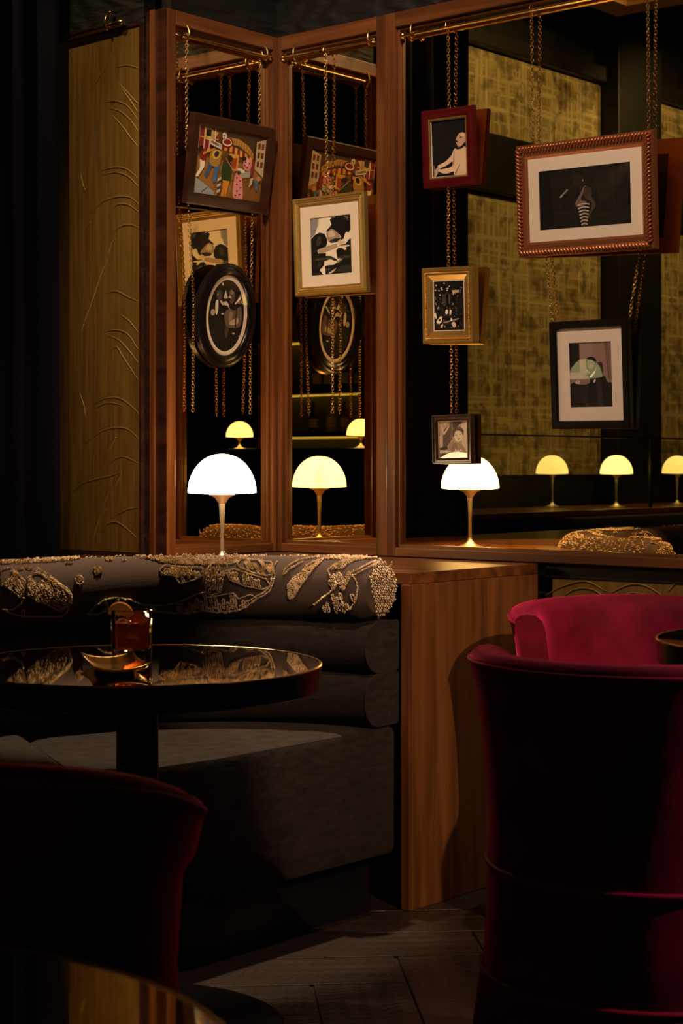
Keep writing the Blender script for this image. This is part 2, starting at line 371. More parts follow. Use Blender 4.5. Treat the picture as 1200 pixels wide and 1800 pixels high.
# ================================================================== picture rods
def rod(label, p0, p1, brk, nrm):
    p0, p1 = Vector(p0), Vector(p1); n = Vector(nrm); d = (p1-p0).normalized()
    t = thing('picture_rod', label, 'rod', p0)
    obj('tube', MB().tube([p0, p1], .0072, 12), 'brass', t, smooth=40)
    for e, s in ((p0, -1), (p1, 1)):
        obj('finial', MB().tube([e+d*s*.0, e+d*s*.004, e+d*s*.008, e+d*s*.016], [.0075, .0105, .0105, .006], 12), 'brass', t, smooth=40)
    for f in brk:
        c = p0+d*f
        pts = [c-n*.012+Vector((0, 0, .040)), c+Vector((0, 0, .034)), c+n*.010+Vector((0, 0, .018)), c+n*.0115, c+n*.004-Vector((0, 0, .012)), c-n*.010-Vector((0, 0, .006))]
        obj('bracket', MB().tube(smoothpts(pts, False, 4), .0035, 8).ball(pts[0]+n*.002, .007), 'brass', t, smooth=60)
RO, RZ = .020, 2.325
rod('short brass picture rod left of the inner corner, holding the street painting', (RO, -.405, RZ), (RO, -.055, RZ), (.0, .33), (1, 0, 0))
rod('short brass picture rod right of the inner corner, above the fluted gilt frame', (.052, -RO, RZ), (.392, -RO, RZ), (.045, .335), (0, -1, 0))
rod('long brass picture rod across the top of the large mirror', (.515, -RO, RZ-.004), (2.9, -RO, RZ-.004), (.03, .80, 1.6, 2.35), (0, -1, 0))
rod('brass picture rod in the shadow above the palm wallpaper beside the curtain', tuple(hit(60, 80, 1, -.522)), tuple(hit(209, 40, 1, -.522)), (.02, .33), (0, -1, 0))

# ================================================================== pictures
def basis(side, yaw, pitch, roll, c):
    u, v, n = (Vector((1, 0, 0)), Vector((0, 0, 1)), Vector((0, -1, 0))) if side == 'B' else (Vector((0, 1, 0)), Vector((0, 0, 1)), Vector((1, 0, 0)))
    M = Matrix((u, v, n)).transposed()
    yw, p, r = (math.radians(q) for q in (yaw, pitch, roll))
    M = M @ Matrix.Rotation(yw, 3, 'Y') @ Matrix.Rotation(p, 3, 'X') @ Matrix.Rotation(r, 3, 'Z')
    return Matrix.Translation(Vector(c)) @ M.to_4x4()
def art(parent, w, h, z, shapes, name='print', cx=0, cy=0):
    """flat print: coloured shapes, (colour, points 0..1 right/down, smooth)"""
    vs, fs, cols = [], [], []
    def add(col, pts):
        o_ = len(vs); zz = z+.00006*len(fs)
        vs.extend([(cx+(p[0]-.5)*w, cy+(.5-p[1])*h, zz) for p in pts]); fs.append(tuple(range(o_, o_+len(pts)))); cols.append(col)
    for s in shapes:
        col = lin(s[0]); pts = s[1]
        if len(s) > 2 and s[2] == 's': pts = [(q.x, q.y) for q in smoothpts(pts, True, 4)]
        if len(s) > 2 and s[2] == 'l':      # stroke
            wd = s[3]; P = [Vector(p) for p in (smoothpts(pts, False, 4) if len(pts) > 2 else pts)]; P = [Vector((p[0], p[1])) for p in P]
            Lf, Rg = [], []
            for i, p in enumerate(P):
                d = (P[min(i+1, len(P)-1)]-P[max(i-1, 0)]); d = Vector((d.x*w, d.y*h)).normalized(); nn = Vector((-d.y/w, d.x/h))*wd*min(w, h)/2
                Lf.append(tuple(p+nn)); Rg.append(tuple(p-nn))
            pts = Lf+Rg[::-1]
        if len(s) > 2 and s[2] == 'e':      # ellipse: pts = (cx, cy, rx, ry[, rot])
            a, b_, rx, ry = pts[:4]; ro = math.radians(pts[4]) if len(pts) > 4 else 0
            pts = [(a+rx*math.cos(t)*math.cos(ro)-ry*math.sin(t)*math.sin(ro), b_+rx*math.cos(t)*math.sin(ro)+ry*math.sin(t)*math.cos(ro)) for t in [2*PI*k/18 for k in range(18)]]
        pts = [(min(max(p[0], 0), 1), min(max(p[1], 0), 1)) for p in pts] if not (len(s) > 4) else pts
        add(col, pts)
    me = bpy.data.meshes.new(name); me.from_pydata(vs, [], fs); me.update()
    ca_ = me.color_attributes.new('Col', 'FLOAT_COLOR', 'CORNER')
    for p, c in zip(me.polygons, cols):
        for li in p.loop_indices: ca_.data[li].color = (*c, 1)
    bm = bmesh.new(); bm.from_mesh(me)
    for f in bm.faces:
        f.normal_update()
        if f.normal.z < 0: f.normal_flip()
    bm.to_mesh(me); bm.free()
    me.materials.append(MATS['print_ink'])
    o_ = bpy.data.objects.new(name, me); COL.objects.link(o_); o_.parent = parent
    return o_
def quad(mb, w, h, z, cx=0, cy=0):
    return mb.add([(cx-w/2, cy-h/2, z), (cx+w/2, cy-h/2, z), (cx+w/2, cy+h/2, z), (cx-w/2, cy+h/2, z)], [(0, 1, 2, 3)])
def picture(label, side, yaw, pitch, roll, c, w, h, fw, prof, fmat, matw, shapes, depth=.018, glass=True, backm='frame_back'):
    """front of frame at local z = 0; fw = frame face width; matw = (l, r, t, b) widths of the card mount"""
    t = thing('framed_picture', label, 'picture', M=basis(side, yaw, pitch, roll, c))
    obj('frame', MB().ring(w, h, prof), fmat, t, local=True, smooth=30)
    iw, ih = w-2*fw, h-2*fw
    obj('backing', MB().box((-w/2+.002, -h/2+.002, -depth-.0015), (w/2-.002, h/2-.002, -depth-.0002)), backm, t, local=True)
    l, r, tp, bt = matw
    pw, ph = iw-l-r, ih-tp-bt; pcx = (l-r)/2; pcy = (bt-tp)/2
    zm = -.0085
    if l > 0:
        mbm = MB()
        x0, x1, y0, y1 = -iw/2-.002, iw/2+.002, -ih/2-.002, ih/2+.002; a0, a1, b0, b1 = pcx-pw/2, pcx+pw/2, pcy-ph/2, pcy+ph/2
        for q in ((x0, y0, x1, b0), (x0, b1, x1, y1), (x0, b0, a0, b1), (a1, b0, x1, b1)): mbm.box((q[0], q[1], zm-.0015), (q[2], q[3], zm))
        obj('mount', mbm, 'paper_white', t, local=True, label='off-white card mount')
    obj('photo_sheet', MB().box((pcx-pw/2-.001, pcy-ph/2-.001, zm-.004), (pcx+pw/2+.001, pcy+ph/2+.001, zm-.003)), 'photo_black', t, local=True)
    art(t, pw, ph, zm-.0029, shapes, cx=pcx, cy=pcy)
    if glass: obj('glass', quad(MB(), iw, ih, -.0035), 'picture_glass', t, local=True)
    return t
def loop_prof(fw, depth, face):   # face: list of (inset, z) from outer to inner edge
    return [(0, -depth)]+face+[(fw, -depth)]

G = 0.02
# --- street painting
K, R_, Y_, W_, BR = '#140c0a', '#7d0d12', '#d9a53a', '#f3ead6', '#8a5a2a'
S = [('#6b4a22', [(0, 0), (1, 0), (1, 1), (0, 1)]), ('#9a6f35', [(0, .45), (1, .45), (1, 1), (0, 1)]), ('#7a4f24', [(.55, .72), (1, .66), (1, 1), (.62, 1)]),
 (R_, [(0, 0), (.30, 0), (.30, .34), (0, .34)]), ('#c9b06a', [(.09, 0), (.30, .05), (.22, .20), (.10, .18)])]
for k in range(4): S += [(W_, [(.02+k*.075, .0), (.03+k*.075, .0), (.03+k*.075, .33), (.02+k*.075, .33)])]
S += [(Y_, [(0, .15), (.3, .15), (.3, .165), (0, .165)]), (K, [(.12, .03), (.19, .03), (.19, .13), (.12, .13)]), ('#3c2a18', [(.42, 0), (1, 0), (1, .42), (.42, .30)]),
 ('#b98a3c', [(.44, .09), (.60, .09), (.75, .17), (.84, .28), (.84, .36), (.72, .26), (.60, .19), (.44, .19)])]
for k in range(11):
    a = k/10; S += [(K, [(.45+.38*a, .10+.17*a*a), (.455+.38*a, .10+.17*a*a), (.455+.38*a, .19+.15*a*a), (.45+.38*a, .19+.15*a*a)])]
for k in range(13):     # striped awning
    a, b_ = k/13, (k+1)/13; f = lambda q: .20+.17*q*q
    S += [((Y_ if k % 2 else R_), [(.36+.49*a, f(a)), (.36+.49*b_, f(b_)), (.35+.51*b_, f(b_)+.10), (.35+.51*a, f(a)+.10)])]
for k in range(6):
    S += [((Y_ if k % 2 else R_), [(.10+.043*k, .32), (.143+.043*k, .30), (.143+.043*k, .37), (.10+.043*k, .38)])]
S += [('#5a1616', (.42, .17, .09, .08), 'e'), (W_, (.42, .17, .07, .06), 'e'), (R_, (.42, .165, .055, .045), 'e'),
 (W_, [(.335, .07), (.375, .02), (.415, .08), (.375, .17)]), (K, [(.372, .02), (.379, .02), (.379, .17), (.372, .17)]), (K, [(.335, .075), (.415, .075), (.415, .085), (.335, .085)]),
 ('#d3a24a', [(.47, .33), (.61, .33), (.61, .58), (.47, .58)]), ('#9c3d1a', [(.50, .40), (.59, .38), (.58, .55), (.50, .56)]),
 ('#e0a23c', [(.70, .32), (.80, .38), (.80, .55), (.70, .55)]), ('#3a1010', [(.70, .34), (.77, .38), (.76, .42), (.70, .40)]), ('#b9a98a', [(.86, .08), (1, .02), (1, .62), (.86, .50)])]
for k in range(6):
    S += [('#5b2a18', [(.885+.055*(k % 2), .10+.14*(k//2)), (.92+.055*(k % 2), .09+.14*(k//2)), (.92+.055*(k % 2), .18+.14*(k//2)), (.885+.055*(k % 2), .19+.14*(k//2))])]
S += [('#7d1c22', [(.80, .40), (.85, .42), (.85, .63), (.80, .61)]), ('#9aa39a', [(.60, .58), (.80, .55), (.80, .64), (.60, .70)]),
 ('#9aa3a8', [(0, .76), (.30, .95), (.30, 1), (0, 1)]), ('#5d6468', [(.10, .97), (.19, .885), (.20, .895), (.12, .985)]),
 ('#2d5c9a', [(.18, .52), (.24, .52), (.20, .66), (.17, .74), (.13, .72), (.17, .62)]), ('#3c6db4', [(.26, .55), (.34, .55), (.31, .70), (.30, .80), (.26, .80), (.27, .66)]),
 (W_, [(.05, .50), (.12, .48), (.12, .60), (.04, .76), (.00, .76), (.06, .62)]), (R_, [(.05, .36), (.13, .36), (.13, .49), (.07, .50)], 's'), (K, (.05, .33, .035, .035), 'e'),
 ('#a98437', [(.20, .34), (.34, .36), (.32, .55), (.20, .54)], 's'), ('#d8b450', (.275, .38, .055, .075, 20), 'e'), (K, (.280, .375, .032, .05, 20), 'e'), ('#caa044', [(.08, .39), (.24, .29), (.25, .305), (.09, .42)]),
 ('#16381a', [(.38, .49), (.43, .44), (.50, .48), (.52, .62), (.50, .76), (.38, .76)], 's'), (K, (.475, .41, .045, .05), 'e'), ('#4a2414', [(.40, .40), (.45, .38), (.45, .47), (.39, .48)], 's'),
 ('#d38b2c', [(.40, .75), (.50, .75), (.48, .88), (.47, 1), (.44, 1), (.45, .85), (.43, 1), (.39, 1), (.41, .86)]),
 ('#d98f93', [(.58, .62), (.66, .62), (.70, .80), (.71, 1), (.58, 1), (.56, .82)], 's'), ('#e7ddcb', (.655, .56, .06, .03, 15), 'e'), ('#3a1c12', (.625, .60, .025, .035), 'e'),
 ('#d98f93', (.74, .45, .065, .10), 'e'), ('#e9a9a4', (.73, .42, .03, .05), 'e'), (K, (.69, .37, .03, .035), 'e'),
 ('#c99a72', [(.40, .40), (.41, .40), (.56, .60), (.55, .605)])]
for q in ((.60, .68), (.65, .72), (.61, .78), (.67, .82), (.62, .88), (.66, .93), (.60, .95), (.71, .42), (.77, .43), (.74, .50), (.70, .47)): S += [('#5a1d2a', (*q, .012, .013), 'e')]
for k in range(5): S += [(('#30343c' if k % 2 else '#c3c3bd'), [(.32, .74+.045*k), (.37, .70+.045*k), (.37, .745+.045*k), (.32, .785+.045*k)])]
S += [('#b9b3a5', [(.80, .66), (.84, .63), (.83, .74), (.79, .80)]), ('#3a6a9a', [(.86, .66), (.92, .68), (.92, .82), (.89, .82), (.87, .73)]), ('#c08060', (.92, .64, .03, .04), 'e'),
 (W_, [(.17, .165), (.335, .225), (.335, .295), (.17, .24)]), ('#b7a684', [(.17, .24), (.335, .295), (.335, .303), (.17, .248)])]
pa = picture('colourful jazz street painting in a plain dark wood frame, left of the corner', 'A', 3.2, 8.0, 1.0, (.058, -.252, 1.970), .368, .258, .034,
 loop_prof(.034, .018, [(0, -.003), (.004, 0), (.028, -.001), (.034, -.006)]), 'dark_frame_wood', (0, 0, 0, 0), S, glass=False, backm='dark_frame_wood')
fc = bpy.data.curves.new('sign_lettering', 'FONT'); fc.body = 'BOURBON ST.'; fc.align_x = 'CENTER'; fc.align_y = 'CENTER'; fc.size = .0125; fc.offset = .0004
fo = bpy.data.objects.new('tmp_text', fc); COL.objects.link(fo)
bpy.context.view_layer.update()
me = bpy.data.meshes.new_from_object(fo.evaluated_get(bpy.context.evaluated_depsgraph_get())); bpy.data.objects.remove(fo)
me.name = 'sign_lettering'; me.materials.clear(); me.materials.append(MATS['black_metal'])
to = bpy.data.objects.new('sign_lettering', me); COL.objects.link(to); to.parent = pa
iw, ih = .368-.068, .258-.068
to.location = ((.2525-.5)*iw, (.5-.231)*ih, -.0062+.0018); to.rotation_euler = (0, 0, -math.atan2(.058*ih, .165*iw)); to.scale = (.58, .85, 1)

# --- pianist bowed over a keyboard, fluted gilt frame
S = [('#efe4d2', [(0, 0), (1, 0), (1, 1), (0, 1)]), ('#8f8a90', [(0, 0), (.18, 0), (.16, .16), (.10, .28), (0, .34)]), ('#b9b2ac', [(.18, 0), (.22, 0), (.19, .16), (.16, .16)]),
 ('#a08e7e', [(.38, .29), (.43, .25), (.52, .21), (.60, .24), (.68, .30), (.73, .36), (.72, .395), (.64, .39), (.55, .385), (.49, .41), (.45, .44), (.43, .43), (.40, .375)]), ('#d3bfa8', [(.44, .28), (.52, .24), (.58, .28), (.60, .34), (.50, .36), (.44, .34)], 's'),
 ('#2a2322', [(.45, .44), (.50, .40), (.60, .385), (.72, .39), (.80, .36), (.82, .40), (.74, .44), (.62, .455), (.50, .46)]),
 ('#0c0b0d', [(.37, .26), (.43, .21), (.47, .186), (.52, .137), (.48, .06), (.53, .02), (.60, .03), (.63, 0), (.72, .01), (.80, 0), (.99, .015), (1, .26), (.96, .28), (.94, .316), (.90, .29), (.85, .316), (.81, .40), (.77, .40), (.72, .335), (.64, .275), (.57, .233), (.51, .215), (.43, .25)]),
 ('#55504e', [(.84, .02), (.94, .03), (.92, .10)], 's'), ('#0d0c0e', [(0, .36), (.085, .30), (.21, .26), (.34, .29), (.40, .385), (.40, .46), (.36, .52), (.21, .54), (.15, .57), (.17, .625), (.36, .625), (.36, .675), (.49, .685), (.62, .745), (.64, .775), (.55, .765), (.47, .735), (.32, .765), (.30, .84), (.19, .91), (.28, .995), (0, 1)]),
 ('#39332f', [(.13, .40), (.20, .32), (.25, .36), (.24, .46), (.14, .48)], 's'), ('#2e2a29', [(.16, .80), (.24, .76), (.24, .84), (.16, .86)], 's'),
 ('#0b0a0c', [(.70, .51), (.85, .50), (.94, .43), (1, .40), (1, 1), (.51, .995), (.34, .995), (.33, .86), (.38, .84), (.55, .84), (.64, .80), (.74, .745), (.64, .735), (.62, .595), (.66, .57)]),
 ('#b39d88', [(.14, .57), (.21, .54), (.38, .515), (.55, .485), (.64, .48), (.68, .525), (.62, .55), (.43, .59), (.28, .62), (.18, .625)]), ('#e9dac4', [(.64, .50), (.72, .52), (.94, .52), (.96, .54), (.85, .555), (.88, .60), (.83, .605), (.77, .565), (.66, .555)]),
 ('#d9c8b2', [(.64, .455), (.745, .40), (.735, .46), (.85, .44), (.80, .48), (.70, .49)]), ('#8d8580', [(.62, .79), (.74, .745), (.78, .74), (.76, .77), (.64, .82)]), ('#c9bba8', [(.40, .985), (.55, .92), (.62, .90), (.54, .96), (.46, .995)]), ('#2a2727', [(.56, .97), (.76, .86), (1, .86), (1, .98)])]
picture('fluted gilt frame with photo of a pianist bowed over keys, beside the corner', 'B', -1.3, 3.0, -.5, (.247, -.045, 1.741), .283, .291, .026,
 loop_prof(.026, .020, [(0, -.004), (.003, 0), (.007, 0), (.009, -.003), (.012, -.001), (.015, -.004), (.018, -.002), (.021, -.006), (.026, -.007)]), 'gilt', (.039, .033, .036, .033), S)

# --- seated man in a pale jacket, oxblood frame with gilt slip
S = [('#0b080e', [(0, 0), (1, 0), (1, 1), (0, 1)]),
 ('#e3c3a3', [(.62, .54), (.74, .50), (.90, .50), (1, .58), (1, .97), (.62, .99), (.60, .93), (.36, .96), (.14, .90), (.10, .86), (.40, .86), (.54, .84), (.56, .76), (.36, .82), (.18, .85), (.14, .80), (.36, .74), (.54, .64)], 's'),
 ('#0b080e', [(.22, .845), (.40, .82), (.56, .75), (.56, .82), (.44, .85), (.24, .87)], 's'), ('#b08d72', [(.60, .66), (.64, .56), (.62, .80), (.58, .84)], 's'),
 ('#c9a68c', [(.70, .44), (.68, .38), (.76, .28), (.88, .25), (.98, .30), (.98, .42), (.90, .50), (.76, .50)], 's'), ('#171013', [(.62, .47), (.68, .44), (.70, .50), (.84, .49), (.95, .42), (.96, .46), (.86, .53), (.70, .54)], 's'),
 ('#1d1416', [(.66, .40), (.72, .38), (.75, .44), (.73, .42)], 's'), ('#3a2a25', [(.80, .33), (.88, .32), (.87, .34), (.80, .35)]), ('#e6cbb0', (.88, .30, .05, .035), 'e'),
 ('#b99c86', [(.04, .88), (.14, .83), (.16, .88), (.06, .93)], 's'), ('#c9ab93', [(.02, .99), (.10, .90), (.14, .93), (.06, 1)], 's'), ('#8f7866', [(.02, .78), (.04, .78), (.06, .98), (.02, .98)]), ('#7c5f4e', [(.63, .97), (.78, .82), (.79, .825), (.66, .97)])]
t = picture('oxblood red frame with gilt slip around a bearded man in a pale jacket', 'B', -1.4, 5.0, -1.8, (.677, -.034, 1.979), .184, .217, .027,
 loop_prof(.027, .017, [(0, -.003), (.003, 0), (.012, .001), (.022, -.001), (.027, -.005)]), 'oxblood_lacquer', (.004, .004, .004, .004), S)
obj('gilt_slip', MB().ring(.184-.050, .217-.050, [(0, -.006), (0, -.002), (.004, -.003), (.005, -.006)]), 'gilt_bright', t, local=True)

# --- crowd photo, beaded gilt frame
S = [('#08070a', [(0, 0), (1, 0), (1, 1), (0, 1)])]
rr = random.Random(3)
for k in range(150):
    x = rr.uniform(.04, .96); y = rr.choice((rr.gauss(.22, .08), rr.gauss(.45, .15), rr.gauss(.62, .08), rr.gauss(.85, .07)))
    if y < .03 or y > .96: continue
    g = rr.choice(('#4a3f3c', '#7d6d64', '#2c2526', '#b8a796', '#6a5b54')); S += [(g, (x, y, rr.uniform(.006, .022), rr.uniform(.006, .018), rr.uniform(0, 90)), 'e')]
for q in ((.10, .18), (.13, .08), (.22, .19), (.30, .14), (.40, .04), (.52, .15), (.50, .19), (.33, .17), (.26, .28), (.20, .54)): S += [('#d8cdbf', (*q, .024, .015), 'e')]
S += [('#c9b9a7', [(.66, .19), (.90, .19), (.88, .24), (.74, .24), (.70, .30)]), ('#3c3333', [(.34, .30), (.44, .28), (.46, .48), (.36, .50)], 's'), ('#554a47', [(.55, .30), (.60, .28), (.60, .44), (.55, .46)], 's'),
 ('#efe3d2', [(.44, .60), (.50, .58), (.52, .64), (.48, .68), (.43, .66)], 's'), ('#efe3d2', [(.58, .60), (.64, .60), (.61, .69), (.58, .68)], 's'), ('#e2d3c0', [(.04, .68), (.10, .64), (.14, .74), (.10, .76)], 's'),
 ('#efe3d2', [(.13, .84), (.20, .76), (.30, .72), (.31, .82), (.22, .87)], 's'), ('#2a1f1c', [(.18, .80), (.27, .77), (.25, .82)], 's'), ('#8f8175', [(.34, .84), (.60, .80), (.86, .76), (.86, .79), (.60, .83), (.42, .86)], 's'), ('#f0e6d8', (.63, .79, .03, .035), 'e'),
 ('#d9c7b2', [(.64, .86), (.74, .84), (.78, .92), (.70, .95)], 's'), ('#cbb9a5', [(.28, .90), (.36, .88), (.32, .95), (.26, .95)], 's')]
t = picture('gilt beaded frame with a dense dark crowd photograph, below the oxblood frame', 'B', -.9, 4.0, -2.0, (.677, -.035, 1.5375), .183, .214, .036,
 loop_prof(.036, .026, [(0, -.006), (.004, 0), (.010, 0), (.012, -.003), (.019, -.003), (.022, -.001), (.028, -.004), (.036, -.008)]), 'gilt_bright', (.003, .003, .003, .003), S)
mb = MB()
w_, h_ = .183-.031, .214-.031
for s in (-1, 1):
    for k in range(38): mb.ball((-w_/2+w_*k/37, s*h_/2, -.0012), .0027, 5, 4)
    for k in range(44): mb.ball((s*w_/2, -h_/2+h_*(k+.5)/44, -.0012), .0027, 5, 4)
obj('beading', mb, 'gilt_bright', t, local=True, smooth=True, kind='stuff')

# --- signed portrait, small dark mahogany frame
S = [('#b39a84', [(0, 0), (1, 0), (1, 1), (0, 1)]), ('#3b2c28', [(.46, 0), (.86, 0), (.62, .16), (.48, .2)]), ('#5b463d', [(.12, .30), (.36, .14), (.42, .46), (.30, .66), (.10, .70)], 's'), ('#6e564a', [(.36, 0), (.46, 0), (.46, .5), (.38, .5)]),
 ('#cdb59c', [(.05, .10), (.09, .10), (.19, .36), (.14, .38)]), ('#d9c3ab', [(.15, .32), (.34, .12), (.36, .16), (.17, .38)]), ('#c8af97', [(.0, .42), (.12, .34), (.12, .68), (0, .74)]), ('#d2bca4', [(.18, .06), (.26, .0), (.29, .03), (.19, .12)]),
 ('#d9c4aa', [(.78, .10), (1, .02), (1, 1), (.80, 1)]), ('#5a443b', [(.48, .22), (.58, .16), (.74, .16), (.86, .26), (.84, .40), (.78, .32), (.62, .28), (.54, .42), (.46, .40)], 's'),
 ('#e6d6bd', [(.56, .30), (.66, .26), (.78, .30), (.82, .42), (.76, .54), (.64, .58), (.54, .48)], 's'), ('#6b5347', (.60, .39, .03, .012), 'e'), ('#6b5347', (.74, .36, .03, .012), 'e'), ('#a5705f', (.69, .49, .05, .014), 'e'),
 ('#a58b76', [(.34, .66), (.44, .58), (.64, .60), (.80, .66), (.92, .80), (.94, 1), (.36, 1), (.32, .82)], 's'), ('#8a7160', [(.46, .64), (.62, .66), (.62, 1), (.42, 1)], 's'), ('#382925', [(0, .74), (.28, .68), (.30, .78), (.04, .80)]), ('#e8dcc6', [(.02, .80), (.10, .84), (.04, .90)], 's'), ('#e0d0b8', [(.16, .84), (.28, .80), (.26, .86)], 's'), ('#4c3931', [(.0, .90), (.30, .88), (.30, 1), (0, 1)]),
 ('#f6ecdc', [(.04, .84), (.10, .80), (.14, .86), (.20, .82), (.26, .86), (.34, .83), (.42, .85)], 'l', .02), ('#f6ecdc', [(.54, .86), (.58, .78), (.60, .86), (.66, .80), (.68, .86), (.76, .80), (.80, .82)], 'l', .022)]
t = picture('small dark mahogany frame with a signed portrait, lowest picture, in front of a lamp reflection', 'B', .6, .6, .8, (.685, -.026, 1.164), .137, .139, .0175,
 loop_prof(.0175, .019, [(0, -.003), (.002, 0), (.005, 0), (.007, -.004), (.011, -.004), (.014, -.002), (.0175, -.006)]), 'dark_frame_wood', (.002, .002, .002, .002), S, backm='dark_frame_wood')

# --- singer on a dark stage, carved copper-gilt frame
S = [('#07060a', [(0, 0), (1, 0), (1, 1), (0, 1)]), ('#151013', [(.60, .16), (1, 0), (1, .12), (.80, .50), (.66, .62)]), ('#20191a', [(.74, .18), (1, .0), (1, .08), (.84, .34)], 's'), ('#2c2424', [(.88, .08), (1, .0), (1, .05), (.93, .14)], 's'),
 ('#4a3c3a', (.405, .22, .022, .05), 'e'), ('#1c1517', [(.38, .12), (.44, .10), (.50, .2), (.48, .36), (.42, .34)], 's'), ('#8f8078', (.485, .22, .006, .02), 'e'), ('#8f8882', [(.31, .34), (.325, .36), (.235, .48), (.225, .46)]), ('#bdb5ac', [(.245, .435), (.262, .455), (.235, .48), (.226, .46)]),
 ('#6f5c54', [(.40, .58), (.44, .48), (.50, .32), (.53, .36), (.49, .44), (.46, .54), (.52, .58), (.50, .64), (.42, .66), (.40, .62)], 's'), ('#3a2d2b', [(.50, .34), (.57, .36), (.58, .48), (.54, .56), (.50, .50)], 's'), ('#463836', [(.55, .46), (.60, .56), (.62, .66), (.56, .80), (.50, 1), (.47, .98), (.54, .80), (.58, .64), (.54, .54)], 's')]
for k in range(7):
    a = .60+.055*k; S += [('#c7b6a8', [(.425+.006*k, a+.02), (.49, a), (.55-.004*k, a+.018), (.548-.004*k, a+.036), (.49, a+.02), (.43+.006*k, a+.042)], 's')]
t = picture('large carved copper-gilt frame with a photo of a singer on a dark stage', 'B', -5.4, 4.6, -1.8, (1.135, -.058, 1.796), .450, .300, .040,
 loop_prof(.040, .022, [(0, -.008), (.004, -.003), (.020, -.001), (.028, -.004), (.032, -.003), (.040, -.009)]), 'copper_gilt', (.035, .035, .034, .030), S, backm='dark_frame_wood')
mb = MB()
w_, h_ = .450-.026, .300-.026
def leafrow(p0, p1, n, sgn):
    p0, p1 = Vector(p0), Vector(p1); d = (p1-p0).normalized(); ang = math.atan2(d.y, d.x)
    for k in range(n):
        c = p0+(p1-p0)*((k+.5)/n)
        mb.ball((c.x, c.y, -.0005), 1, 6, 5, (.0125, .0044, .0075), Matrix.Rotation(ang+sgn*math.radians(52), 3, 'Z'))
leafrow((-w_/2, h_/2), (w_/2, h_/2), 40, 1); leafrow((-w_/2, -h_/2), (w_/2, -h_/2), 40, -1)
leafrow((-w_/2, -h_/2), (-w_/2, h_/2), 27, 1); leafrow((w_/2, -h_/2), (w_/2, h_/2), 27, -1)
obj('carving', mb, 'copper_gilt', t, local=True, smooth=True, kind='stuff')

# --- seated man in a dark suit, black frame
S = [('#96776d', [(0, 0), (1, 0), (1, 1), (0, 1)]), ('#0b090d', [(0, 0), (.235, 0), (.235, .46), (0, .46)]), ('#a08177', [(.235, 0), (.55, 0), (.55, .30), (.235, .42)]), ('#7d635b', [(.82, 0), (1, 0), (1, .6), (.90, .58), (.86, .3)]), ('#5f4943', [(.86, .0), (.875, .0), (.90, .3), (.93, .56), (.91, .56), (.885, .3)]),
 ('#3d2e2d', [(.62, .36), (.70, .31), (.78, .34), (.78, .52), (.68, .56)], 's'), ('#0e0b0f', [(0, .66), (.20, .60), (.40, .50), (.52, .46), (.64, .44), (.76, .52), (.84, .54), (.88, .62), (1, .66), (1, 1), (0, 1)], 's'),
 ('#2e2220', [(.38, .32), (.40, .25), (.50, .225), (.60, .25), (.63, .33), (.60, .42), (.52, .47), (.42, .42)], 's'), ('#6d564d', [(.42, .30), (.50, .27), (.58, .31), (.57, .39), (.50, .42), (.43, .37)], 's'), ('#15100f', [(.37, .30), (.42, .24), (.52, .222), (.62, .26), (.63, .32), (.56, .27), (.44, .27)], 's'),
 ('#15100f', (.46, .325, .025, .008), 'e'), ('#15100f', (.54, .32, .025, .008), 'e'), ('#8a6d60', (.50, .395, .04, .01), 'e'), ('#efe2d2', [(.47, .53), (.60, .44), (.61, .46), (.50, .56)]), ('#d8c9ba', [(.55, .60), (.60, .57), (.61, .60), (.57, .63)], 's'),
 ('#8d7468', [(.20, .60), (.40, .52), (.48, .58), (.44, .64), (.24, .65)], 's'), ('#cbb8a6', [(.12, .60), (.22, .58), (.22, .64), (.12, .63)], 's'), ('#241b1b', [(.22, .72), (.34, .70), (.44, 1), (.34, 1)], 's'), ('#2b2120', [(.62, .62), (.74, .58), (.78, 1), (.68, 1)], 's')]
picture('black wooden frame with wide mount and photo of a seated man in a dark suit', 'B', .74, 3.4, -.2, (1.140, -.034, 1.330), .240, .285, .021,
 loop_prof(.021, .020, [(0, -.003), (.003, 0), (.018, 0), (.021, -.004)]), 'ebony', (.036, .034, .037, .036), S, backm='dark_frame_wood')

# --- oval frame
t = thing('oval_picture', 'black oval frame with two singers at a microphone, left of the corner', 'picture', M=basis('A', 0, 5.5, 0, (.038, -.249, 1.530)))
ea, eb = .123, .153
obj('frame', MB().ellring(ea, eb, [(0, -.022), (0, -.006), (.006, -.001), (.012, 0), (.017, -.004), (.021, -.003), (.028, .001), (.033, -.002), (.036, -.008), (.036, -.022)]), 'ebony', t, local=True, smooth=40)
mb = MB(); n = 48
mb.ellring(ea-.034, eb-.034, [(0, -.010), (0, -.0085), (.014, -.0085), (.014, -.010)])
obj('mount', mb, 'paper_white', t, local=True, label='off-white oval card mount')
obj('backing', MB().add([((ea-.03)*math.cos(2*PI*k/n), (eb-.03)*math.sin(2*PI*k/n), -.019) for k in range(n)]+[((ea-.03)*math.cos(2*PI*k/n), (eb-.03)*math.sin(2*PI*k/n), -.0125) for k in range(n)], [tuple(range(n)), tuple(range(n, 2*n))]+[(k, (k+1) % n, n+(k+1) % n, n+k) for k in range(n)]), 'photo_black', t, local=True)
